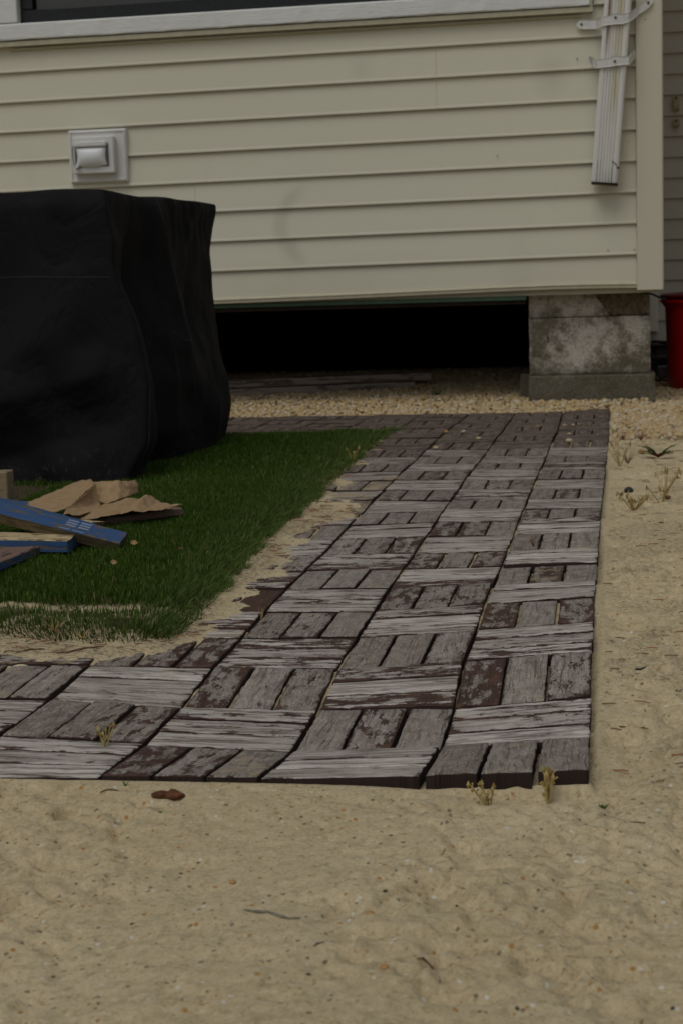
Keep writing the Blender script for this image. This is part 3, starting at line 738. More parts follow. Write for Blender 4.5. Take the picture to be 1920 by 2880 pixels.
    for a, b_, c, d in ((x0+.004, x1-.004, z0+.004, z0+.010), (x0+.004, x1-.004, z1-.010, z1-.004), (x0+.004, x0+.010, z0+.0105, z1-.0105), (x1-.010, x1-.004, z0+.0105, z1-.0105)): m.box(a, b_, FY-.0165, FY-.0125, c, d, .001)
    o = m.build('raised_rim', M['box_white']); o.parent = bxo
    m = MB(); m.box(-1.785, -1.640, FY-.045, FY-.014, .823, .945, .003); o = m.build('raised_box', M['box_white']); o.parent = bxo
    m = MB(); m.box(-1.775, -1.658, FY-.0475, FY-.0455, .845, .922, .0008); o = m.build('gasket', M['box_gasket']); o.parent = bxo
    m = MB(); m.box(-1.774, -1.662, FY-.0605, FY-.048, .911, .928, .003); o = m.build('hinge_bar', M['box_white']); o.parent = bxo
    m = MB(); G = []
    for i in range(9):
        t = i/8; row = []
        for j in range(13):
            s_ = j/12; pin = .006*math.sin(math.pi*t)
            x = -1.772+pin+(-1.663-(-1.772)-2*pin)*s_; bul = .018*math.sin(math.pi*min(1, t*1.02))**.6*(math.sin(math.pi*s_))**.35
            row.append((x, FY-.049-bul, .910-.060*t - .006*math.sin(math.pi*s_)*t))
        G.append(row)
    m.grid(G); o = m.build('bubble_cover', M['clear'], smooth=True, fix=False); o.parent = bxo
    m = MB(); m.tube([(-1.766, FY-.05, .848), (-1.766, FY-.062, .848)], .0065, 10); o = m.build('latch', M['box_white']); o.parent = bxo
    m = MB(); m.tube([(-1.779, FY-.054, .915), (-1.780, FY-.056, .88), (-1.776, FY-.056, .85), (-1.768, FY-.056, .8405), (-1.752, FY-.056, .8425)], .0016, 6); o = m.build('cover_edge', M['box_gasket']); o.parent = bxo
    m = MB(); m.tube([(-1.668, FY-.056, .925), (-1.662, FY-.056, .90), (-1.6605, FY-.054, .85)], .0016, 6); o = m.build('cover_edge', M['box_gasket']); o.parent = bxo
    # ---- downspout
    def cx(z): return -.0145+(z-.725)*.0842
    prof = []
    W, Dp = .0425, .027; nr = 6
    front = [(-W, -Dp+.008), (-W+.002, -Dp+.003), (-W+.006, -Dp)]
    g0, g1 = -.032, .024
    for k in range(nr):
        a = g0+(g1-g0)*k/nr; st = (g1-g0)/nr
        front += [(a, -Dp), (a+st*.50, -Dp-.0000), (a+st*.62, -Dp+.0036), (a+st*.82, -Dp+.0036), (a+st*.94, -Dp)]
    front += [(.026, -Dp), (.034, -Dp), (.0395, -Dp+.003), (W, -Dp+.009)]
    prof = front+[(W, Dp-.004), (W-.004, Dp), (-W+.004, Dp), (-W, Dp-.004)]
    n = len(prof); inner = [(x*.965, y*.94) for x, y in prof]
    zs = [.727, .735, .78, .9, 1.02, 1.08, 1.11, 1.2, 1.24, 1.3, 1.4, 1.75]
    V = []
    for z in zs:
        for x, y in prof: V.append((cx(z)+x, 4.157+y, z-.004*(x/.04)*(z < .74)-(.0075 if (z < .728 and y > 0) else 0)))
    nz = len(zs)
    for z in (.7275, .80):
        for x, y in inner: V.append((cx(z)+x, 4.157+y, z-.004*(x/.04)*(z < .74)))
    Fc = [(i*n+k, i*n+(k+1) % n, (i+1)*n+(k+1) % n, (i+1)*n+k) for i in range(nz-1) for k in range(n)]
    b0 = nz*n
    Fc += [(k, (k+1) % n, b0+(k+1) % n, b0+k) for k in range(n)] + [(b0+k, b0+(k+1) % n, b0+n+(k+1) % n, b0+n+k) for k in range(n)]
    Fc += [tuple(range(b0+n, b0+2*n)), tuple(range((nz-1)*n, nz*n))]
    m = MB(); m.add(V, Fc); sp = bd(m, 'downspout', M['spout'])
    me = sp.data; ca = me.color_attributes.new('stain_shade', 'FLOAT_COLOR', 'POINT')
    for i, v in enumerate(me.vertices):
        z = v.co.z; x = v.co.x-cx(z); fr = v.co.y < 4.14
        rust = max(0, 1-abs(x+.024)/.009)*(z > 1.2)*fr; yel = max(0, 1-abs(x-.010)/.016)*(z > .98)*fr; gr = (max(0, (.742-z)/.02)*.5 if i < b0 else 1)*1.0  # full dark on the inner wall paints the opening's shade; outer end is grime
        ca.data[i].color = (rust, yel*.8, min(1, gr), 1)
    rg = random.Random(9)
    def strap(pts, hs, scr, name='strap'):
        m = MB(); th = .0022; n_ = len(pts); V = []
        for i, (p, hgt) in enumerate(zip(pts, hs)):
            a = Vector(pts[max(i-1, 0)]); b_ = Vector(pts[min(i+1, n_-1)]); t = (b_-a).normalized(); nn = Vector((t.y, -t.x, 0)).normalized()
            p = Vector(p)
            for off in (0, th):
                for dz in (-hgt, -hgt*.8, hgt*.8, hgt): V.append(p+nn*(off+(.0014 if abs(dz) == hgt else 0))+Vector((0, 0, dz)))
        Fc = []
        for i in range(n_-1):
            for k in range(3): Fc.append((i*8+k, i*8+k+1, (i+1)*8+k+1, (i+1)*8+k)); Fc.append((i*8+4+k, i*8+5+k, (i+1)*8+5+k, (i+1)*8+4+k))
            for a, b_ in ((0, 4), (3, 7)): Fc.append((i*8+a, i*8+b_, (i+1)*8+b_, (i+1)*8+a))
        for i in (0, n_-1): Fc.append((i*8, i*8+1, i*8+2, i*8+3, i*8+7, i*8+6, i*8+5, i*8+4))
        m.add(V, Fc); st = m.build(name, M['strap']); st.parent = sp
        for x, y, z in scr:
            q = MB(); q.tube([(x, y+.003, z), (x, y-.004, z)], [.0048, .0036], 8); o = q.build('screw', M['rust']); o.parent = st
        return st
    strap([(-.100, 4.192, 1.232), (-.088, 4.191, 1.231), (-.060, 4.190, 1.229), (-.034, 4.186, 1.228), (-.018, 4.127, 1.227), (.004, 4.125, 1.229), (.022, 4.124, 1.233), (.048, 4.125, 1.231), (.064, 4.129, 1.236), (.078, 4.150, 1.246), (.098, 4.178, 1.266), (.128, 4.180, 1.282), (.143, 4.181, 1.292)],
          [.003, .014, .014, .014, .014, .014, .0165, .015, .014, .014, .014, .0135, .006], [(-.083, 4.190, 1.231), (.025, 4.123, 1.237), (.128, 4.178, 1.285)])
    strap([(-.062, 4.170, 1.121), (-.050, 4.190, 1.113), (-.037, 4.180, 1.103), (-.034, 4.128, 1.097), (-.020, 4.125, 1.098), (.004, 4.124, 1.099), (.022, 4.123, 1.104), (.044, 4.124, 1.103), (.064, 4.128, 1.104), (.070, 4.165, 1.115), (.078, 4.192, 1.126), (.0865, 4.190, 1.130)],
          [.006, .013, .013, .013, .013, .013, .0155, .013, .013, .013, .015, .010], [(.022, 4.122, 1.102)])
    q = MB(); 
    for p0, p1 in (((.010, 4.1288, .792), (.020, 4.1288, .786)), ((.020, 4.1288, .786), (.026, 4.1288, .776))): q.tube([p0, p1], .0012, 5)
    q.box(.026, .033, 4.1278, 4.1292, .768, .774); o = q.build('paint_chip', M['nail']); o.parent = sp
    # ---- pier of concrete blocks
    def rough(x0, x1, y0, y1, z0, z1, nx, nz_, amp=.0018, seed=0, cut=None):
        import bmesh
        bm = bmesh.new(); nyy = 3
        m = MB()
        def face(P00, P10, P01, n1, n2):
            P00, P10, P01 = map(Vector, (P00, P10, P01)); V = []
            for j in range(n2+1):
                for i in range(n1+1): V.append(P00+(P10-P00)*i/n1+(P01-P00)*j/n2)
            m.add(V, [(j*(n1+1)+i, j*(n1+1)+i+1, (j+1)*(n1+1)+i+1, (j+1)*(n1+1)+i) for j in range(n2) for i in range(n1)])
        face((x0, y0, z0), (x1, y0, z0), (x0, y0, z1), nx, nz_); face((x0, y1, z0), (x1, y1, z0), (x0, y1, z1), nx, nz_)
        face((x0, y0, z0), (x0, y1, z0), (x0, y0, z1), nyy, nz_); face((x1, y0, z0), (x1, y1, z0), (x1, y0, z1), nyy, nz_)
        face((x0, y0, z1), (x1, y0, z1), (x0, y1, z1), nx, nyy); face((x0, y0, z0), (x1, y0, z0), (x0, y1, z0), nx, nyy)
        Q = []
        for x, y, z in m.v:
            k = amp
            if cut: x = x if x < x1-1e-6 else x1+cut*(z1-z)/(z1-z0)
            e = [(fbm(np.array([x*1.7+y+i*7.]), np.array([z+y*.6+i*3+seed]), .018, 81, 3)[0]-.5)*2*k for i in range(3)]
            ex = (abs(x-x0) < 1e-5 or abs(x-x1) < 1e-5)+(abs(z-z0) < 1e-5 or abs(z-z1) < 1e-5)+(abs(y-y0) < 1e-5)
            if ex >= 2: e[1] += .0025*(1 if y < (y0+y1)/2 else -1)
            Q.append((x+e[0], y+e[1], z+e[2]*.6))
        m.v = Q
        return m
    def weld(o):
        import bmesh
        bm = bmesh.new(); bm.from_mesh(o.data); bmesh.ops.remove_doubles(bm, verts=bm.verts, dist=.0004); bmesh.ops.recalc_face_normals(bm, faces=bm.faces); bm.to_mesh(o.data); bm.free()
    m = rough(-.273, .1445, 4.270, 4.47, -.08, .1035, 56, 26, seed=1); pier = bd(m, 'pier', M['concrete']); weld(pier); pier.color = (.95, 0, 0, 1)
    m = rough(-.2695, .1305, 4.281, 4.47, .1055, .2950, 56, 28, seed=5); o = m.build('block', M['concrete']); o.parent = pier; weld(o); o.color = (.0, 0, 0, 1)
    m = rough(-.2695, -.058, 4.279, 4.47, .2975, .3780, 34, 14, seed=9, cut=.058); o = m.build('block', M['concrete']); o.parent = pier; weld(o); o.color = (.0, 0, 0, 1)
    m = rough(-.060, .1265, 4.291, 4.47, .2972, .3770, 44, 22, .0045, seed=13); o = m.build('mortar_patch', M['patch']); o.parent = pier; weld(o)
    m = rough(-.307, -.2755, 4.375, 4.46, -.05, .103, 6, 16, seed=17); o = m.build('block', M['concrete']); o.parent = pier; weld(o); o.color = (1, 0, 0, 1)
    m = MB(); m.tube([(-.2105, 4.2785, .248), (-.2085, 4.2785, .232), (-.2065, 4.2785, .222), (-.2065, 4.2785, .213)], [.001, .0022, .002, .0009], 5); o = m.build('red_chalk_mark', M['dark_red_plastic']); o.parent = pier
    # cable stub poking out under the corner
    m = MB(); m.tube([(.10, 4.30, .372), (.135, 4.26, .366), (.165, 4.23, .352), (.178, 4.22, .348)], .0035, 6); bd(m, 'cable_stub', M['black_rubber'])
make_house()

def make_far_wall():
    h = empty('neighbouring_house', (1.0, 6.6, 0)); tag(h, 'shaded grey beige sided wall set back at the right edge behind the red bin', 'house')
    def bd(m, name, mat, **k): o = m.build(name, mat, **k); o.parent = h; o.location = -h.location; return o
    m = MB(); m.box(-.3, 2.6, 6.63, 6.8, .10, 2.7); bd(m, 'wall', M['siding_shaded'])
    m = MB(); m.box(-.3, 2.6, 6.64, 6.78, -.1, .0995); bd(m, 'foundation', M['dark_timber'])
    for k in range(27):
        z = .116+.0928*k; m = MB()
        m.extrude([(6.60, z+.001), (6.612, z), (6.615, z+.006), (6.615, z+.095), (6.611, z+.095), (6.601, z+.008)], -.3, 2.6, 0); bd(m, 'siding_board', M['siding_shaded'])
    m = MB(); m.box(.166, .206, 6.56, 6.598, .160, 1.2, .003); bd(m, 'corner_trim', M['corner'])
    m = MB(); m.box(2.6, 2.68, 6.59, 6.8, .1, 2.7); bd(m, 'end_board', M['corner'])
    for z0, z1 in ((1.158, 1.222), (1.085, 1.120)):
        m = MB(); m.box(.278, .308, 6.578, 6.600, z0, z1, .004); m.box(.283, .303, 6.572, 6.5775, z0+.006, z0+.016, .001); br = bd(m, 'bracket', M['bracket'])
        q = MB(); q.tube([(.293, 6.58, z1-.008), (.293, 6.573, z1-.008)], .005, 8); o = q.build('screw', M['nail']); o.parent = br
make_far_wall()

# ------------------------------------------------------------------ gravel, grit, turf
def ico():
    p = (1+5**.5)/2
    V = np.array([(-1,p,0),(1,p,0),(-1,-p,0),(1,-p,0),(0,-1,p),(0,1,p),(0,-1,-p),(0,1,-p),(p,0,-1),(p,0,1),(-p,0,-1),(-p,0,1)], float)/math.hypot(1, p)
    F = np.array([(0,11,5),(0,5,1),(0,1,7),(0,7,10),(0,10,11),(1,5,9),(5,11,4),(11,10,2),(10,7,6),(7,1,8),(3,9,4),(3,4,2),(3,2,6),(3,6,8),(3,8,9),(4,9,5),(2,4,11),(6,2,10),(8,6,7),(9,8,1)])
    return V, F
def scatter_stones(name, P, rad, flat, mat, seed=0, stretch=1.35, smooth=True):
    V0, F0 = ico(); n = len(P); r = np.random.default_rng(seed)
    S = np.stack([rad*r.uniform(.85, stretch, n), rad*r.uniform(.75, 1.05, n), rad*flat*r.uniform(.8, 1.1, n)], 1)
    a = r.uniform(0, 6.28, n); ca, sa = np.cos(a), np.sin(a)
    J = 1+r.uniform(-.18, .18, (n, 12, 1))
    L = V0[None]*J*S[:, None, :]
    ti = r.uniform(-.5, .5, (n, 1)); L = np.stack([L[..., 0], L[..., 1]*np.cos(ti)-L[..., 2]*np.sin(ti), L[..., 1]*np.sin(ti)+L[..., 2]*np.cos(ti)], -1)
    W = np.stack([L[..., 0]*ca[:, None]-L[..., 1]*sa[:, None], L[..., 0]*sa[:, None]+L[..., 1]*ca[:, None], L[..., 2]], -1)+P[:, None, :]
    F = (F0[None]+12*np.arange(n)[:, None, None]).reshape(-1, 3)
    me = npmesh(name, W.reshape(-1, 3), [F]); return link(name, me, mat, smooth=smooth)

def make_gravel():
    r = np.random.default_rng(21); n = 23000
    x = r.uniform(-1.75, .62, n); y = 3.972+r.random(n)**1.15*1.45
    k = ~((x > -.275) & (x < .147) & (y > 4.268) & (y < 4.47)) & ~((x > -.306) & (x < -.27) & (y > 4.37) & (y < 4.46))
    k &= ~((x < -1.62)) & ~(((x-.39)**2+(y-4.96)**2) < .185**2)
    x, y = x[k], y[k]
    n2 = 5200; x2 = r.uniform(.012, .62, n2); y2 = r.uniform(2.86, 3.985, n2)
    k = r.random(n2) < sstep(2.9, 3.2, y2+(vnoise(x2, y2, .12, 91)-.5)*.3)**1.3+.02
    x2, y2 = x2[k], y2[k]
    x = np.concatenate([x, x2]); y = np.concatenate([y, y2]); rad = r.uniform(.0042, .0102, len(x)) * np.where(y < 3.97, .9, 1)
    z = ground_z(x, y) + rad*.25 + r.uniform(0, .007, len(x))*(y > 3.97)*sstep(3.96, 4.06, y)
    o = scatter_stones('gravel', np.stack([x, y, z], 1), rad, .72, M['pebble'], 5)
    tag(o, 'yellow pea gravel bed along the foot of the house', 'gravel', kind='stuff')
    # loose grit on the sand
    n = 3000; y = -.62+r.random(n)**1.5*3.9; x = r.uniform(-.75, .42, n)
    on = on_path(x, y) & ~(sdist(x, y, SAND) > .02)
    k = (~on | (r.random(n) < .05)) & ~(sdist(x, y, TURF) > .0) & (y < 3.9) & ((y < 0) | (x > 0) | (sdist(x, y, SAND) > .0) | on)
    x, y = x[k], y[k]; rad = .0004+.0014*r.random(len(x))**3.2
    z = ground_z(x, y)+rad*.3; onp = on_path(x, y) & ~(sdist(x, y, SAND) > .02); z = np.where(onp, pathz(x, y)+rad*.6, z)
    o = scatter_stones('grit', np.stack([x, y, z], 1), rad, .7, M['grit'], 8, 2.0, False)
    tag(o, 'tiny shell chips, crumbs and coarse grains strewn over the sand', 'grit', kind='stuff')
    # litter of hair-thin dead stalks on the sand beside the turf
    V = []; F = []
    n = 1500; yy = r.uniform(.5, 3.1, n); xx = r.uniform(-.75, -.38, n); ds = sdist(xx, yy, SAND); dt = sdist(xx, yy, TURF)
    k = (ds > -.01) & (dt < .005) & (vnoise(xx, yy, .1, 95) > .35)
    xx, yy = xx[k], yy[k]
    m = 300; xb = r.uniform(.01, .3, m); yb = r.uniform(-.1, 3.0, m); xx = np.concatenate([xx, xb]); yy = np.concatenate([yy, yb])
    zz = ground_z(xx, yy)
    for x_, y_, z_ in zip(xx, yy, zz):
        a = r.uniform(-.6, .6) + (math.pi if r.random() < .5 else 0); L = r.uniform(.004, .020); w = r.uniform(.0003, .0008); b = len(V); bend = r.uniform(-.3, .3)
        d = np.array([math.cos(a), math.sin(a)]); p = np.array([-d[1], d[0]])
        for t in (0, .5, 1):
            c = np.array([x_, y_])+d*L*(t-.5)+p*bend*L*(t*(1-t)); V += [(*(c-p*w), z_+.0010+.002*(t*(1-t))), (*(c+p*w), z_+.0010+.002*(t*(1-t))), (*c, z_+.0022+.002*t*(1-t))]
        for t in (0, 1): q = b+3*t; F += [(q, q+2, q+5, q+3), (q+2, q+1, q+4, q+5)]
    me = npmesh('dead_grass_litter', np.array(V), [np.array(F)]); o = link('dead_grass_litter', me, M['deadstem'])
    tag(o, 'brown needle-like plant litter on the sand strip', 'plant litter', kind='stuff')
make_gravel()

def make_turf():
    r = np.random.default_rng(31)
    def sample(n, x0, x1, y0, y1, prob):
        x = r.uniform(x0, x1, n); y = r.uniform(y0, y1, n); k = r.random(n) < prob(x, y); return x[k], y[k]
    def prob(x, y):
        d = sdist(x, y, TURF)+(fbm(x, y, .05, 97, 2)-.5)*.025
        p = sstep(-.012, .012, d)*1.0
        seam = np.exp(-((y-.745-.02*np.sin(x*11))/.0125)**2)*(x < -.62)*(.45+.55*(vnoise(x, y, .03, 93) > .35))
        thin = (y < .74)*(x < -.58)*.60
        bald = (y > 1.95)*(x < -1.05)     # under the grill cover
        hid = ((y > 2.15) & (y < 2.9) & (x < -1.08)) | ((x < -1.02) & (y > 2.9) & (x < -1.3))
        return p*(1-.93*seam)*(1-thin)*(1-.97*hid)
    x1, y1 = sample(200000, -1.15, -.50, .5, 2.0, prob)
    x2, y2 = sample(120000, -1.45, -.50, 2.0, 3.5, prob)
    x3, y3 = sample(30000, -3.1, -1.1, .55, 3.4, prob)
    x = np.concatenate([x1, x2, x3]); y = np.concatenate([y1, y2, y3]); n = len(x)
    z = ground_z(x, y)-.002
    d = sdist(x, y, TURF)
    edge = 1-sstep(.0, .09, d)
    H = r.uniform(.010, .019, n)*(1+.25*(vnoise(x, y, .07, 99)-.5)) * (1+.35*edge*(r.random(n) < .35))
    H *= np.where((y < .75), .85, 1)
    # lean: random plus outward over the edge
    gx = (sdist(x+.01, y, TURF)-sdist(x-.01, y, TURF))/.02; gy = (sdist(x, y+.01, TURF)-sdist(x, y-.01, TURF))/.02
    a = r.uniform(0, 6.283, n); lm = r.uniform(.05, .55, n)
    lx = np.cos(a)*lm - gx*edge*r.uniform(.2, 1.3, n); ly = np.sin(a)*lm - gy*edge*r.uniform(.2, 1.3, n)
    flat = edge*r.random(n)*.45
    w = r.uniform(.00045, .00095, n)*np.where(y > 2.2, 1.25, 1)*np.where(x < -1.3, 1.8, 1)
    fa = r.uniform(0, 6.283, n); px, py = np.cos(fa)*w, np.sin(fa)*w
    def at(t):
        s = t**1.6
        return x+lx*H*s*.8, y+ly*H*s*.8, z+H*t*(1-flat)-.35*H*t*t*np.minimum(1.2, np.hypot(lx, ly))*.5
    V = np.zeros((n, 5, 3)); T = np.zeros((n, 5))
    for k, (t, wk) in enumerate(((0, 1), (.55, .85))):
        cx, cy, cz = at(t)
        V[:, 2*k] = np.stack([cx-px*wk, cy-py*wk, cz], 1); V[:, 2*k+1] = np.stack([cx+px*wk, cy+py*wk, cz], 1); T[:, 2*k:2*k+2] = t
    cx, cy, cz = at(1.); V[:, 4] = np.stack([cx, cy, cz], 1); T[:, 4] = 1
    b = 5*np.arange(n)[:, None]
    Q = b+np.array([[0, 1, 3, 2]]); Tr = b+np.array([[2, 3, 4]])
    me = npmesh('lawn', V.reshape(-1, 3), [Q, Tr])
    at_ = me.attributes.new('tip', 'FLOAT', 'POINT'); at_.data.foreach_set('value', T.ravel().astype(np.float32))
    rm = me.attributes.new('rim', 'FLOAT', 'POINT'); rv = np.maximum(1-sstep(.0, .13, d), .55*(y < .735))*r.uniform(.15, 1, n); rm.data.foreach_set('value', np.repeat(rv, 5).astype(np.float32))
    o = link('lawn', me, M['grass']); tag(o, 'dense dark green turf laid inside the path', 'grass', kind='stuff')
make_turf()

# ------------------------------------------------------------------ covered grill
def make_cover():
    base = 0.0
    root = empty('covered_grill', (-1.6, 2.5, base)); tag(root, 'bulky grill under a black fabric cover standing on the lawn by the house', 'covered grill')
    HT = .652
    def interp(z, tab):
        zs = [t[0] for t in tab]; vs = [t[1] for t in tab]; return float(np.interp(z, zs, vs))
    xF = [(.0, -1.010), (.05, -1.008), (.106, -.972), (.236, -.968), (.35, -.990), (.473, -1.023), (.58, -1.040), (.64, -1.049), (.66, -1.055)]
    xB = [(.0, -1.020), (.04, -1.006), (.09, -.998), (.134, -.994), (.24, -1.010), (.35, -1.031), (.45, -1.036), (.53, -1.035), (.58, -1.024), (.625, -1.013), (.648, -1.010), (.66, -1.015)]
    yF = [(.0, 2.005), (.1, 2.018), (.3, 2.040), (.5, 2.052), (.62, 2.056), (.66, 2.075)]
    nz = 46; nf = 70; ns = 80; nb = 20
    zs = np.concatenate([np.linspace(0, .62, nz), np.linspace(.632, HT, 5)])
    rows = []
    g = lambda s, c, w: math.exp(-((s-c)/w)**2)
    for zi, z in enumerate(zs):
        row = []; t = z/HT; low = 1-t
        rnd = .0 if z < .632 else (z-.632)*.25
        for i in range(nf):                   # front, left to right
            s = i/nf; x = -2.25+(interp(z, xF)+2.25)*s
            y = interp(z, yF)+rnd
            f = .018*low*math.sin(x*11+2.2*math.sin(z*7)) + .016*low**1.5*math.sin(x*23+z*6+1)
            f += .030*max(0, 1-abs(x+1.28-(z-.25)*.75)/.13)*math.exp(-((z-.30)/.16)**2) - .028*max(0, 1-abs(x+1.12+(z-.16)*.6)/.10)*math.exp(-((z-.17)/.12)**2)
            f += .022*max(0, 1-abs(z-.20-(x+1.3)*.25)/.07) - .018*max(0, 1-abs(z-.11-(x+1.2)*.3)/.06) + .014*max(0, 1-abs(x+1.17)/.05)*(z > .42)*(z-.42)/.2
            f += ((.5-abs(2*float(vnoise(x*7+z*4, z*6, 1, 105))-1))*.013 + (.5-abs(2*float(vnoise(x*14-z*9, z*13+x*3, 1, 107))-1))*.0025)*(.25+low)
            row.append((x, y-f*sstep(0, .1, 1-s*.999), z))
        for i in range(ns+1):                 # right side, front to back
            s = i/ns; y0 = interp(z, yF)+rnd; y = y0+(2.955-y0)*s
            x = interp(z, xF)*(1-s)+interp(z, xB)*s - rnd*(.3+.7*s)
            e = math.sin(math.pi*s)
            # deep dark valley just behind the front corner, then a ridge, hollow and gathers
            tri = lambda c, w: max(0.0, 1-abs(s-c)/w)
            f = -.066*tri(.17+.10*low, .16)*(1.0-.95*sstep(.40, .64, z)) + .034*tri(.36+.26*low, .10)*math.exp(-((z-.46)/.20)**2)
            f += -.030*tri(.66+.1*low, .16)*math.exp(-((z-.34)/.2)**2) + .024*tri(.80-.1*low, .09)*math.exp(-((z-.20)/.18)**2)
            f += .020*tri(.52+.5*(t-.5), .07)*math.exp(-((z-.52)/.12)**2)
            f += (.5-abs(2*float(vnoise(s*6+z*3, z*9, 1, 101))-1))*.012 + (.5-abs(2*float(vnoise(s*13-z*4, z*14, 1, 103))-1))*.003
            f += .0030*math.sin(s*s*70+3*math.sin(z*20)+2*math.sin(s*9))*math.exp(-((z-.60)/.06)**2)*e
            f += .012*abs(math.sin(s*8+z*13))*e*low - .010*abs(math.sin(s*13-z*9))*e*low
            f += .022*low**2*math.sin(s*9+1.2)*e
            sag = -.006*g(s, .30, .16)*sstep(.45, .64, z)
            row.append((x+f, y, z+sag))
        for i in range(1, nb+1):
            s = i/nb; row.append((interp(z, xB)*(1-s)-2.25*s, 2.957+.004*math.sin(i), z))
        rows.append(row)
    # top: shrink rings towards the middle
    cx, cy = -1.7, 2.5; last = rows[-1]
    for k, q in enumerate((.06, .14, .3, .55, .85)):
        rows.append([(x+(cx-x)*q, y+(cy-y)*q, HT+.003+(z-HT)*(1-q)+.003*math.sin(x*30+y*20)*(1-q)-.002*q) for x, y, z in last])
    # hem waviness
    rows[0] = [(x, y, .0+.006*math.sin(x*21+y*17)+.006) for x, y, z in rows[0]]
    m = MB(); G = [[(x+1.6, y-2.5, z) for x, y, z in r_] for r_ in rows]; m.grid(G)
    n = len(G[0]); b = len(m.v); m.v.append((cx+1.6, cy-2.5, HT)); L = (len(G)-1)*n
    m.f += [(L+i, L+(i+1) % n, b) for i in range(n)]
    m.f += [(r_*n+n-1, r_*n, (r_+1)*n, (r_+1)*n+n-1) for r_ in range(len(G)-1)]
    o = m.build('fabric_cover', M['cover'], smooth=True); o.parent = root
    mod = o.modifiers.new('s', 'SUBSURF'); mod.levels = 1; mod.render_levels = 1
    V = np.array([p for r_ in G for p in r_]).reshape(len(G), n, 3)
    # stitched seams, following the cloth
    def dashes(pts, name):
        mm = MB()
        for a, b_ in zip(pts[:-1], pts[1:]):
            a = Vector(a); b_ = Vector(b_); L = (b_-a).length; k = max(1, int(L/.0045))
            for i in range(k): mm.tube([a+(b_-a)*((i+.1)/k), a+(b_-a)*((i+.75)/k)], .00042, 4)
        ob = mm.build(name, M['thread'], fix=False); ob.parent = root; return ob
    zi = int(np.argmin(abs(zs-.474)))
    pts = [tuple(V[zi, i]+np.array([0, -.0022, .003*math.sin(i*.25)])) for i in range(20, nf)]
    dashes(pts, 'stitched_seam')
    def side_pt(y, z):
        zi = int(np.clip(np.searchsorted(zs, z), 0, len(zs)-1)); seg = V[zi, nf:nf+ns]; k = int(np.argmin(abs(seg[:, 1]+2.5-y))); p = seg[k].copy(); return (p[0]+.003, y-2.5, z)
    dashes([side_pt(y, z) for y, z in ((2.52, .404), (2.53, .37), (2.535, .33), (2.53, .309), (2.50, .309), (2.457, .315), (2.43, .327), (2.405, .34))], 'flap_seam')
    zz = [z for z in zs if .07 < z < .235]
    dashes([tuple(V[int(np.argmin(abs(zs-z))), nf+1]+np.array([.002, -.001, 0])) for z in zz], 'corner_seam')
    # rough pale patches of dust along the hem are in the cloth material; feet of the grill
    for x, y in ((-2.1, 2.15), (-2.1, 2.85), (-1.15, 2.85), (-1.15, 2.2)):
        q = MB(); q.tube([(x+1.6, y-2.5, -.01), (x+1.6, y-2.5, .5)], .018, 8); f = q.build('leg', M['grey_metal']); f.parent = root
    q = MB(); q.box(-2.15+1.6, -1.12+1.6, 2.13-2.5, 2.88-2.5, .5, .60, .01); f = q.build('firebox', M['black_rubber']); f.parent = root
make_cover()

# ------------------------------------------------------------------ heap of old boards and wrapping paper
def board(name, mat, p0, p1, width, thick, label, cat, wdir=(0, 1, 0), jag=0, seed=0, group=None, smat=None):
    """plank from p0 to p1 (centre of the top face), width along wdir"""
    p0, p1 = Vector(p0), Vector(p1); L = (p1-p0).length; X = (p1-p0).normalized(); Wd = Vector(wdir); Wd = (Wd-X*Wd.dot(X)).normalized(); N = X.cross(Wd)
    if N.z < 0: N = -N; 
    n = 26; q = random.Random(seed); V = []
    ys = (-.5, -.47, -.2, .2, .47, .5)
    for i in range(n+1):
        s = L*i/n; fj = .0
        for j, yy in enumerate(ys):
            sx = s
            if i == n: sx += q.uniform(-jag, jag)
            if i == 0: sx -= q.uniform(-jag, jag)
            V.append((sx, yy*width+q.uniform(-.0004, .0004), (-.0012 if abs(yy) == .5 else 0)+q.uniform(-.0003, .0003)))
        for j, yy in enumerate(ys):
            sx = V[i*12+j][0]; V.append((sx, yy*width*.995+q.uniform(-.0006, .0006), -thick+(.0012 if abs(yy) == .5 else 0)+q.uniform(-.0004, .0004)))
    F = []; Fs = []
    for i in range(n):
        a = i*12; b = a+12
        for j in range(5): F.append((a+j, b+j, b+j+1, a+j+1)); Fs.append((a+6+j, a+7+j, b+7+j, b+6+j))
        Fs.append((a, a+6, b+6, b)); Fs.append((a+5, b+5, b+11, a+11))
    Fs.append(tuple(range(6))+tuple(range(11, 5, -1))); b = n*12; Fs.append(tuple(range(b+5, b-1, -1))+tuple(range(b+6, b+12)))
    me = bpy.data.meshes.new(name); me.from_pydata(V, [], F+Fs); me.update()
    o = link(name, me, [M[mat], M[smat or mat]]); me.polygons.foreach_set('material_index', [0]*len(F)+[1]*len(Fs))
    import bmesh
    bm = bmesh.new(); bm.from_mesh(me); bmesh.ops.recalc_face_normals(bm, faces=bm.faces); bm.to_mesh(me); bm.free()
    o.matrix_world = Matrix.Translation(p0) @ Matrix((X, Wd, N)).transposed().to_4x4()
    tag(o, label, cat, group); return o

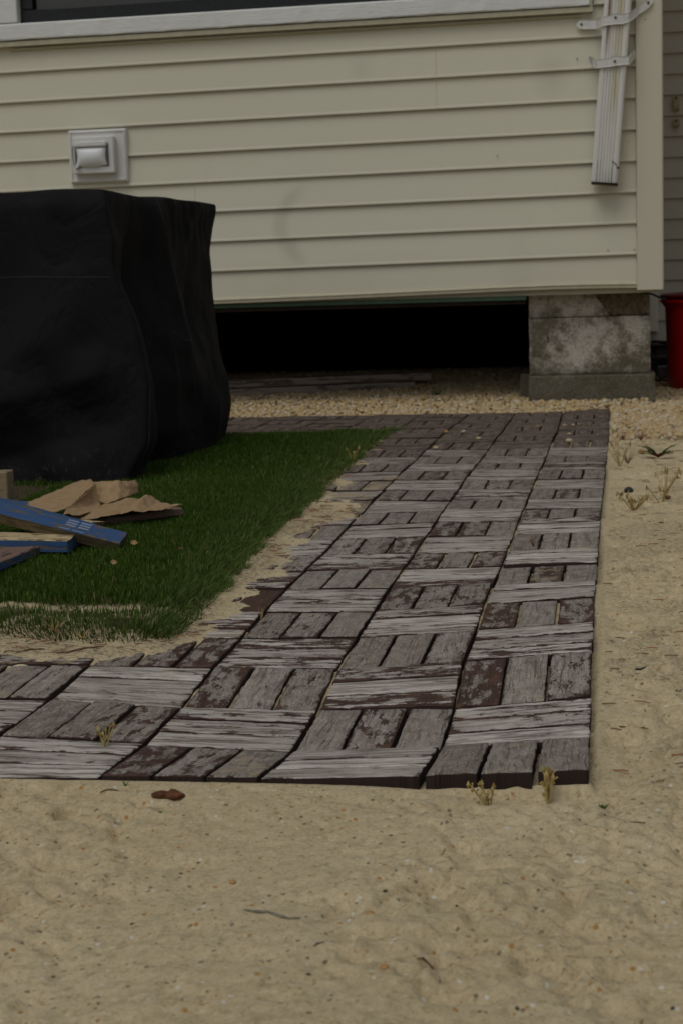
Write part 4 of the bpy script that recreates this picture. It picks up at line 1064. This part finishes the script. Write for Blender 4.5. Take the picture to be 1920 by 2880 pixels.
def make_heap():
    B = 'broken boards heaped on the lawn'
    # near blue board, dropping to the turf at its right end
    nb = board('wooden_board', 'blue_paint', (-1.12, 1.138, .133), (-.766, 1.150, .041), .042, .019, 'blue painted board with white painted dashes, lying across the top of the heap', 'board', (0.02, 1, .30), .001, 1, B, 'mossy_wood')
    for k, (a, w) in enumerate(((.268, .018), (.290, .018))):
        for j in range(3):
            q = MB(); y = -.007+j*.0085; q.box(a, a+w, y, y+.0045, .0004, .0010); o = q.build('paint_dash', M['paint_mark']); o.parent = nb
    for k, (a, w) in enumerate(((.262, .018), (.284, .020))):
        q = MB(); q.box(a, a+w, -.0195, -.0172, .0002, .0009); o = q.build('paint_dash', M['paint_mark']); o.parent = nb
    board('wooden_board', 'blue_paint', (-1.12, 1.178, .140), (-.828, 1.190, .056), .024, .016, 'narrow blue strip of wood tight behind the topmost blue board', 'board', (0, 1, .05), .002, 2, B, 'mossy_wood')
    board('wooden_board', 'pale_wood', (-1.22, 1.075, .064), (-.838, 1.110, .049), .075, .020, 'peeling cream faced board with a blue edge under the topmost blue board', 'board', (0, 1, 0), .003, 3, B, 'blue_paint')
    board('wooden_board', 'brown_board', (-.932, .78, .046), (-.926, 1.090, .040), .090, .014, 'worn brown board with blue edges, lowest at the left edge of the photo', 'board', (1, .02, .0), .002, 4, B, 'blue_paint')
    board('wooden_board', 'pale_wood', (-1.02, 1.30, .060), (-.850, 1.250, .051), .05, .012, 'splintered pale board end between blue board and brown paper', 'board', (0, 1, 0), .012, 5, B, 'brown_board')
    board('wooden_board', 'brown_board', (-.90, 1.370, .042), (-.768, 1.492, .045), .050, .013, 'flat reddish brown board sticking out beneath the crumpled brown paper', 'board', (-.7, .7, 0), .001, 6, B)
    board('wooden_board', 'blue_paint', (-1.13, 1.46, .068), (-1.02, 1.42, .062), .05, .010, 'faded grey blue scrap of board behind the wood block', 'board', (0, 1, 0), .004, 7, B, 'pale_wood')
    m = MB(); m.box(-.03, .03, -.04, .07, 0, .098, .002)
    o = m.build('wood_block', M['end_wood']); o.location = (-1.105, 1.13, gz(-1.105, 1.13)); tag(o, 'squat offcut propping up the left end of the topmost blue board', 'timber')
    m = MB(); m.box(-.10, 0, 0, .038, 0, .082, .002)
    o = m.build('wood_block', M['end_wood']); o.location = (-1.108, 1.55, gz(-1.12, 1.55)+.005); tag(o, 'sawn end of a thick timber standing at the left edge of the photo', 'timber')
    # wrapping paper: bent sheets
    root = empty('brown_paper', (-.9, 1.42, .05)); tag(root, 'crumpled brown kraft paper lying on the boards', 'paper')
    def sheet(G, name, th=.0009):
        m = MB(); m.grid([[(x+.9, y-1.42, z-.05) for x, y, z in r_] for r_ in G]); o = m.build(name, M['kraft'], smooth=True, fix=False); o.parent = root
        s = o.modifiers.new('s', 'SUBSURF'); s.subdivision_type = 'SIMPLE'; s.levels = 3; s.render_levels = 3
        tex = bpy.data.textures.new('crumple', 'CLOUDS'); tex.noise_scale = .011
        d = o.modifiers.new('d', 'DISPLACE'); d.texture = tex; d.strength = .0060; d.mid_level = .5
        t = o.modifiers.new('t', 'SOLIDIFY'); t.thickness = th
        return o
    sheet([[(-1.040, 1.42, .058), (-1.004, 1.50, .072), (-.980, 1.575, .083), (-.955, 1.585, .0855), (-.949, 1.56, .0855)],
           [(-1.010, 1.38, .058), (-.975, 1.45, .069), (-.950, 1.52, .081), (-.935, 1.535, .0855), (-.927, 1.52, .088)],
           [(-.975, 1.33, .060), (-.945, 1.39, .066), (-.930, 1.44, .074), (-.922, 1.47, .081), (-.917, 1.47, .0855)],
           [(-.945, 1.295, .061), (-.925, 1.33, .063), (-.919, 1.37, .069), (-.914, 1.40, .076), (-.912, 1.44, .084)]], 'paper_lobe')
    sheet([[(-.914, 1.44, .086), (-.920, 1.48, .086), (-.926, 1.52, .086)],
           [(-.919, 1.38, .074), (-.915, 1.44, .070), (-.914, 1.50, .072)],
           [(-.922, 1.33, .063), (-.908, 1.40, .058), (-.905, 1.47, .058)],
           [(-.915, 1.295, .060), (-.895, 1.33, .053), (-.885, 1.42, .054)]], 'paper_fold')
    sheet([[(-.926, 1.51, .0885), (-.910, 1.50, .0915), (-.892, 1.50, .0925), (-.877, 1.505, .0920), (-.868, 1.53, .0885), (-.862, 1.56, .086)],
           [(-.921, 1.50, .074), (-.905, 1.485, .076), (-.888, 1.48, .0765), (-.871, 1.487, .076), (-.862, 1.52, .075), (-.856, 1.56, .076)],
           [(-.913, 1.48, .060), (-.897, 1.455, .0585), (-.880, 1.44, .0585), (-.866, 1.455, .0635), (-.858, 1.50, .064), (-.855, 1.55, .064)]], 'paper_panel')
    sheet([[(-.915, 1.345, .0475), (-.883, 1.318, .0475), (-.855, 1.345, .0495), (-.835, 1.375, .0495), (-.815, 1.36, .055), (-.800, 1.37, .0535), (-.775, 1.40, .0515), (-.762, 1.425, .0515)],
           [(-.905, 1.40, .053), (-.880, 1.385, .056), (-.852, 1.395, .0575), (-.833, 1.405, .0560), (-.808, 1.40, .070), (-.790, 1.405, .0560), (-.772, 1.42, .0540), (-.758, 1.437, .0530)],
           [(-.900, 1.455, .054), (-.875, 1.46, .0600), (-.852, 1.47, .0640), (-.835, 1.455, .0590), (-.810, 1.445, .0735), (-.792, 1.44, .0590), (-.772, 1.44, .0550), (-.748, 1.445, .0560)],
           [(-.895, 1.51, .056), (-.875, 1.515, .0580), (-.852, 1.51, .0600), (-.835, 1.50, .0570), (-.812, 1.49, .0660), (-.794, 1.475, .0570), (-.772, 1.46, .0550), (-.744, 1.45, .0540)]], 'paper_flap')
make_heap()

# ------------------------------------------------------------------ things behind and under the house
def make_back():
    z = .032
    G = 'old timbers lying under the house'
    board('timber', 'old_beam', (-2.3, 4.262+.10, .088), (-.665, 4.80, .095), .09, .027, 'grey weathered timber on top of the pair under the house', 'timber', (-.3, 1, 0), .006, 11, G)
    board('timber', 'old_beam', (-2.3, 4.250+.10, .058), (-.720, 4.770, .065), .10, .029, 'grey weathered timber at the bottom of the pair on the gravel under the house', 'timber', (-.3, 1, 0), .004, 12, G)
    # red bin
    root = empty('red_bin', (.392, 4.96, gz(.39, 4.96)-.004)); tag(root, 'bright red plastic bin with darker lid on the gravel right of the block pier', 'bin')
    def ring(r, z, n=56):
        return [((1 if abs(math.cos(t)) == 0 else 1)*r*math.copysign(abs(math.cos(t))**.8, math.cos(t)), r*math.copysign(abs(math.sin(t))**.8, math.sin(t)), z) for t in [2*math.pi*k/n for k in range(n)]]
    def lathe(prof, name, mat):
        m = MB(); R_ = [ring(r, z) for r, z in prof]; n = 56; m.v = [p for q in R_ for p in q]
        for i in range(len(R_)-1):
            for k in range(n): m.f.append((i*n+k, i*n+(k+1) % n, (i+1)*n+(k+1) % n, (i+1)*n+k))
        m.f.append(tuple(range(n))); m.f.append(tuple(range((len(R_)-1)*n, len(R_)*n)))
        o = m.build(name, M[mat], smooth=False); o.parent = root
        for p in o.data.polygons: p.use_smooth = len(p.vertices) == 4 and abs(p.normal.z) < .5
        return o
    lathe([(.176, 0), (.184, .004), (.1885, .10), (.1955, .30), (.1975, .312), (.2035, .313), (.2035, .322), (.210, .323), (.212, .333), (.207, .336), (.190, .336)], 'tub', 'red_plastic')
    lathe([(.200, .3365), (.2125, .338), (.2135, .352), (.205, .356), (.12, .362), (.02, .363)], 'lid', 'dark_red_plastic')
    # little wheeled cart behind, half hidden
    root = empty('garden_cart', (.185, 5.30, gz(.18, 5.3))); tag(root, 'small dark wheeled garden cart half hidden between block pier and red bin', 'garden cart')
    m = MB(); m.tube([(-.050, .02, .052), (-.015, .02, .052)], .048, 18); o = m.build('wheel', M['black_rubber']); o.parent = root
    q = MB(); q.tube([(-.055, .02, .052), (-.010, .02, .052)], .022, 12); p = q.build('hub', M['grey_metal']); p.parent = o
    m = MB(); m.box(-.012, .16, -.05, .12, .022, .072, .006); o = m.build('tray', M['grey_metal']); o.parent = root
    m = MB(); m.box(-.03, .17, -.03, .14, .075, .104, .004); o = m.build('deck', M['black_rubber']); o.parent = root
    m = MB(); m.box(-.035, .17, -.01, .02, .135, .152, .003); m.tube([(-.015, 0, .10), (-.018, 0, .14)], .004, 6); m.tube([(-.026, 0, .12), (-.030, 0, .165), (.16, 0, .145)], .007, 6); o = m.build('handle_bar', M['black_rubber']); o.parent = root
make_back()

# ------------------------------------------------------------------ small plants, stones, twigs
def blades(m, x, y, z, n, h, w, spread, q, curl=.5):
    for _ in range(n):
        a = q.uniform(0, 6.283); L = h*q.uniform(.6, 1.1); s = spread*q.uniform(.3, 1); fa = q.uniform(0, 3.14)
        P = []
        for t in (0, .35, .7, 1): P.append(Vector((x+math.cos(a)*s*L*t**(1+curl), y+math.sin(a)*s*L*t**(1+curl), z+L*t*(1-.25*s*t))))
        b = len(m.v); pw = Vector((math.cos(fa), math.sin(fa), 0))
        for p, k in zip(P, (1, .95, .6, .08)): m.v += [tuple(p-pw*w*k), tuple(p+pw*w*k)]
        for i in range(3): m.f.append((b+2*i, b+2*i+1, b+2*i+3, b+2*i+2))
def stalk_plant(m, x, y, z, n, h, q, r=.0006, heads=True, side=.35):
    for _ in range(n):
        a = q.uniform(0, 6.283); s = q.uniform(.05, side); L = h*q.uniform(.6, 1.05); pts = []
        for t in (0, .3, .6, 1): pts.append((x+math.cos(a)*s*L*t+q.uniform(-.0008, .0008), y+math.sin(a)*s*L*t, z+L*t))
        m.tube(pts, [r*1.3, r, r*.9, r*.6], 4)
        if heads:
            e = Vector(pts[-1]); m.tube([e-Vector((0, 0, L*.22)), e-Vector((0, 0, L*.1)), e+Vector((0, 0, .001))], [r, r*2.6, r*.6], 5)
            for k in range(2):
                t = q.uniform(.45, .85); b = Vector(pts[0]).lerp(Vector(pts[-1]), t); d = Vector((q.uniform(-1, 1), q.uniform(-1, 1), q.uniform(.3, 1))).normalized()*h*q.uniform(.1, .25)
                m.tube([b, b+d*.6, b+d], [r*.7, r*.6, r*1.6], 4)
def make_small():
    def weed(name, x, y, fn, mat, label, cat='weed', onplank=False, group=None):
        z = (float(pathz(x, y))-.004 if onplank else gz(x, y)-.002)
        m = MB(); fn(m, random.Random(int(x*7919+y*104729)))
        o = m.build(name, M[mat], fix=False); o.location = (x, y, z); tag(o, label, cat, group); return o
    weed('dry_weed', -.037, -.012, lambda m, q: stalk_plant(m, 0, 0, 0, 9, .034, q, .0008, True, .25), 'straw', 'taller straw coloured weed upright at the gap near the front right corner of the path')
    weed('dry_weed', -.088, -.030, lambda m, q: stalk_plant(m, 0, 0, 0, 9, .024, q, .0007, True, .8), 'straw', 'short spreading straw coloured weed in front of the second gap of the corner tile')
    weed('sprout', .012, -.040, lambda m, q: blades(m, 0, 0, 0, 14, .008, .0015, 1.0, q), 'weed', 'tiny bright green sprout in the sand at the front right corner of the path', 'sprout')
    weed('dry_weed', -.490, .130, lambda m, q: stalk_plant(m, 0, 0, 0, 6, .030, q, .0007, True, .55), 'straw', 'thin straw weed growing between planks of the front left tile', onplank=True)
    weed('dry_weed', -.453, .733, lambda m, q: stalk_plant(m, 0, 0, 0, 3, .018, q, .0007, False, .5), 'straw', 'single pale forked stalk in a joint near the sand drift', onplank=True)
    weed('sprout', -.376-.045, -.030, lambda m, q: blades(m, 0, 0, 0, 6, .009, .0009, .6, q), 'weed', 'small green sprout in the sand behind the brown bark chunk', 'sprout')
    weed('sprout', -.372, -.090, lambda m, q: blades(m, 0, 0, 0, 4, .006, .0008, .6, q), 'weed', 'small green sprout in the sand in front of the brown bark chunk', 'sprout')
    weed('dead_sprig', -.110, 1.252, lambda m, q: stalk_plant(m, 0, 0, 0, 7, .020, q, .0007, False, 1.1), 'deadstem', 'dead reddish brown sprig lying on the right hand tiles', 'sprig', onplank=True)
    weed('straw_wisp', -.455, 2.16, lambda m, q: [m.tube([(q.uniform(-.03, .03), q.uniform(-.02, .02), .004), (q.uniform(-.03, .03), q.uniform(-.02, .02), .006), (q.uniform(-.03, .03), q.uniform(-.02, .02), .005)], .0006, 4) for _ in range(9)], 'straw', 'wisp of pale straw lying on the middle of the path', 'straw', onplank=True)
    # dandelion like rosette at the edge of the gravel
    x, y = .118, 2.61; z = gz(x, y); root = empty('leafy_weed', (x, y, z)); tag(root, 'low green leafy rosette with toothed leaves at the edge of the gravel', 'weed')
    q = random.Random(4)
    for k in range(15):
        a = q.uniform(0, 6.283) if k > 5 else (math.pi if k % 2 else 0)+q.uniform(-.4, .4); L = q.uniform(.045, .068); up = q.uniform(.35, 1.0)
        P = []; n = 7
        for i in range(n+1):
            t = i/n; w = .0075*math.sin(math.pi*min(1, t*.92+.08))**.8*(1 if i % 2 else .55)
            c = Vector((math.cos(a)*L*t*.8, math.sin(a)*L*t*.8, L*up*(t-.45*t*t)+.002)); pv = Vector((-math.sin(a), math.cos(a), 0))
            P.append([tuple(c-pv*w+Vector((0, 0, .0015))), tuple(c), tuple(c+pv*w+Vector((0, 0, .0015)))])
        m = MB(); m.grid(P); o = m.build('leaf', M['red_leaf'] if k in (6, 9) else M['weed'], fix=False); o.parent = root
    bush = [(.053, 1.705, .034, 'straw', 'bushy yellowish weed low on the sand right of the path, lowest of the weeds there'), (.108, 1.80, .046, 'straw', 'leaning thin yellow weed on the sand beside the bushy yellowish one'),
            (.118, 1.94, .055, 'straw', 'upright yellow green weed on the sand at the right edge of the photo'), (.028, 2.405, .060, 'straw', 'tall thin straw weed against the right edge of the path below the gravel'),
            (.046, 2.47, .040, 'deadstem', 'small reddish dry weed close to the tall thin straw weed'), (.030, 1.93, .014, 'deadstem', 'low reddish dry weed beside the black stone'),
            (.034, 2.98, .034, 'deadstem', 'dark dead tuft at the path edge on the gravel'), (.082, 2.95, .034, 'deadstem', 'dead brown tuft on the gravel, next right of the one at the path edge'),
            (.100, 2.72, .040, 'deadstem', 'dark spiky dead tuft just behind the leafy rosette'), (.050, 3.30, .020, 'deadstem', 'short dead tuft on the gravel near the back corner of the path')]
    for x, y, h, mt, lab in bush:
        sp = mt == 'deadstem'
        weed('dead_tuft' if sp else 'dry_weed', x, y, (lambda m, q, h=h: blades(m, 0, 0, 0, 22, h, .0007, .9, q, .2)) if sp else (lambda m, q, h=h: stalk_plant(m, 0, 0, 0, 26 if h < .035 else 10, h, q, .0007, True, 1.4 if h < .035 else .7)), mt, lab)
    weed('green_tuft', .012, 3.16, lambda m, q: blades(m, 0, 0, 0, 16, .022, .0014, .8, q), 'weed', 'small green tuft at the right edge of the path on the gravel')
    weed('green_tuft', -.80, 4.42, lambda m, q: blades(m, 0, 0, 0, 20, .03, .0016, .9, q), 'weed', 'small green seedling on the gravel under the house in front of the timbers')
    weed('green_tuft', -.60, 4.45, lambda m, q: blades(m, 0, 0, 0, 45, .055, .0012, .9, q), 'weed', 'thin grassy tuft on the gravel under the house left of the block pier')
    weed('green_tuft', .06, 4.18, lambda m, q: blades(m, 0, 0, 0, 30, .026, .001, 1.2, q), 'straw', 'yellowish tuft on the gravel at the foot of the block pier')
    weed('dry_weed', -.592, 2.46, lambda m, q: stalk_plant(m, 0, 0, 0, 6, .040, q, .0008, True, .5), 'straw', 'pale dry stalks at the turf edge halfway up the path')
    weed('dry_weed', -.70, .600, lambda m, q: blades(m, 0, 0, 0, 22, .026, .0007, 1.2, q), 'straw', 'dry yellow tuft at the front edge of the turf')
    weed('dry_weed', -.655, .577, lambda m, q: blades(m, 0, 0, 0, 16, .018, .0007, 1.3, q), 'straw', 'smaller dry yellow tuft at the turf front, right of the larger one')
    # stones resting on the far tiles
    V0, F0 = ico()
    def stone(name, x, y, z, r, mat, label, fl=.7, cat='stone', sx=1.2, group=None):
        q = np.random.default_rng(int(abs(x)*9e4+y*1e3)); V = V0*(1+q.uniform(-.15, .15, (12, 1)))*np.array([r*sx, r, r*fl]); a = q.uniform(0, 6)
        V = np.stack([V[:, 0]*math.cos(a)-V[:, 1]*math.sin(a), V[:, 0]*math.sin(a)+V[:, 1]*math.cos(a), V[:, 2]], 1)
        me = npmesh(name, V, [F0]); o = link(name, me, M[mat], loc=(x, y, z+r*fl*.8), smooth=True)
        s = o.modifiers.new('s', 'SUBSURF'); s.levels = 1; s.render_levels = 1; tag(o, label, cat, group)
    ST = [(-.443, 3.165, .0085, 'stone_orange', 'orange brown pebble on the far tiles near the turf tip'), (-.395, 3.163, .0085, 'stone_pale', 'cream pebble right of the orange one on the far tiles'),
          (-.336, 2.944, .0085, 'stone_pale', 'pale oval pebble on the third tile column of the far path'), (-.427, 2.746, .0085, 'stone_pale', 'pale flat pebble on the tiles nearest the camera of the scattered ones by the turf'),
          (-.198, 3.302, .007, 'stone_orange', 'small orange pebble in a joint of the second tile column'), (-.098, 2.835, .0115, 'stone_pale', 'largest white pebble lying on the dark tiles of the right column'),
          (-.104, 3.040, .007, 'stone_pale', 'small pale pebble behind the largest white one'), (-.125, 3.345, .006, 'stone_pale', 'leftmost of three tiny pebbles on the dark right hand tiles'),
          (-.102, 3.355, .006, 'stone_pale', 'middle of three tiny pebbles on the dark right hand tiles'), (-.086, 3.365, .006, 'stone_orange', 'rightmost of three tiny pebbles on the dark right hand tiles')]
    for x, y, r, mt, lab in ST: stone('pebble', x, y, float(pathz(x, y)), r, mt, lab)
    stone('black_stone', .045, 1.985, gz(.045, 1.985)-.003, .011, 'dark_stone', 'shiny black stone on the sand right of the path', .9)
    stone('pebble', .079, 2.68, gz(.079, 2.68), .010, 'stone_orange', 'orange brown pebble just left of the leafy rosette'); stone('pebble', .145, 2.70, gz(.145, 2.70), .010, 'stone_pale', 'pale orange pebble behind the right side of the leafy rosette')
    stone('pebble', .12, 1.86, gz(.12, 1.86)-.002, .008, 'bark', 'dull brown pebble on the sand at the foot of the upright weed', .7)
    for x, y, mt, lab in ((-.150, -.340, 'stone_orange', 'orange pebble in the near sand left of the centre line'), (-.268, -.262, 'stone_orange', 'amber pebble in the near sand below the bark chunk'), (-.242, -.128, 'stone_pale', 'cream pebble in the sand right of the bark chunk'),
                          (-.128, -.425, 'stone_orange', 'mustard pebble close to the thin red twig in the near sand')):
        stone('pebble', x, y, gz(x, y)-.0010, .0040, mt, lab, .6)
    # bark chunk
    import bmesh
    def lump(name, x, y, L, W, H, mat, label, cat, ang=0, seed=0, dz=0):
        m = MB(); n = 18; k = 9; q = random.Random(seed); ph = [q.uniform(0, 6) for _ in range(4)]
        R_ = []
        for i in range(n+1):
            t = i/n; s = (math.sin(math.pi*min(.985, max(.015, t)))**.45)*(1+.15*math.sin(t*11+ph[0])+.1*math.sin(t*23+ph[1]))
            for j in range(k):
                a = 2*math.pi*j/k; r_ = s*(1+.18*math.sin(a*2+t*9+ph[2])+.1*math.sin(a*3+t*17))*q.uniform(.9, 1.1)
                m.v.append(((t-.5)*L, math.cos(a)*W*r_, math.sin(a)*H*r_))
        for i in range(n):
            for j in range(k): m.f.append((i*k+j, i*k+(j+1) % k, (i+1)*k+(j+1) % k, (i+1)*k+j))
        m.f += [tuple(range(k)), tuple(range(n*k, (n+1)*k))]
        o = m.build(name, M[mat], smooth=True); o.location = (x, y, gz(x, y)+H*.5+dz); o.rotation_euler = (0, 0, ang); tag(o, label, cat); return o
    lump('bark_chunk', -.376, -.050, .032, .0065, .0048, 'bark', 'reddish brown chunk of bark on the near sand before the path', 'bark', .05, 2)
    TW = [(-.222, -.335, .052, .0011, 'grey_twig', 'thin grey green twig half buried in the near sand', -.45), (-.098, -.405, .022, .0010, 'twig', 'thin red brown twig in the near sand at the bottom of the photo', .25),
          (-.432, -.045, .018, .0009, 'twig', 'short dark twig left of the bark chunk', -.05), (-.640, .520, .062, .0014, 'twig', 'brown twig lying across the sand strip behind the front left tiles', .62),
          (-.700, .520, .030, .0012, 'twig', 'short curved twig on the sand strip at the left', -.2), (-.785, .545, .040, .0013, 'twig', 'bent brown twig on the sand by the turf, leftmost on the strip', .1),
          (.050, .425, .013, .0013, 'dark_stone', 'dark curled chip on the sand right of the path, level with the second tile row', .1), (.048, .28, .012, .0010, 'dark_stone', 'curved dark twig bit on the sand right of the path, nearest to the camera', .4),
          (-.175, -.395, .018, .0008, 'grey_twig', 'tiny grey splinter in the near sand', 1.1), (-.06, -.275, .012, .0008, 'grey_twig', 'short splinter in the sand before the corner tile', -.3), (.10, 1.27, .02, .0008, 'twig', 'thin straight twig on the sand far right', .05),
          (-.115, -.175, .013, .0009, 'straw', 'pale straw fragment standing in the sand', 1.3), (-.09, -.31, .010, .0009, 'twig', 'small upright red twig fragment in the near sand', 1.5)]
    for i, (x, y, L, r_, mt, lab, ang) in enumerate(TW):
        q = random.Random(i+50); m = MB(); pts = []
        for k in range(6):
            t = k/5-.5; px = x+math.cos(ang)*L*t-math.sin(ang)*q.uniform(-.02, .02)*L; py = y+math.sin(ang)*L*t+math.cos(ang)*q.uniform(-.02, .02)*L
            pts.append((px-x, py-y, gz(px, py)-gz(x, y)+r_*.7))
        m.tube(pts, [r_*.5, r_, r_*.95, r_, r_*.8, r_*.4], 6); o = m.build('twig', M[mt]); o.location = (x, y, gz(x, y)); tag(o, lab, 'twig')
    # leaves on the lawn
    LV = [(-.735, 1.10, .012, 'brown curled leaf on the turf right of the blue board end'), (-.640, 1.03, .009, 'small orange brown leaf on the turf near its right edge'), (-.71, .905, .010, 'pale yellow curled leaf standing on the turf below the boards')]
    for i, (x, y, s, lab) in enumerate(LV):
        q = random.Random(i+5); m = MB(); G = []
        for a in range(6):
            u = a/5; w = s*.4*math.sin(math.pi*(.08+.88*u)); G.append([((u-.5)*s, -w, .3*s*(u-.5)**2+q.uniform(0, .1)*s), ((u-.5)*s, 0, -.12*s), ((u-.5)*s, w, .25*s)])
        m.grid(G); o = m.build('fallen_leaf', M['dry_leaf'], fix=False, smooth=True); o.location = (x, y, gz(x, y)+.024); o.rotation_euler = (.5, .2, q.uniform(0, 6)); tag(o, lab, 'leaf')
make_small()
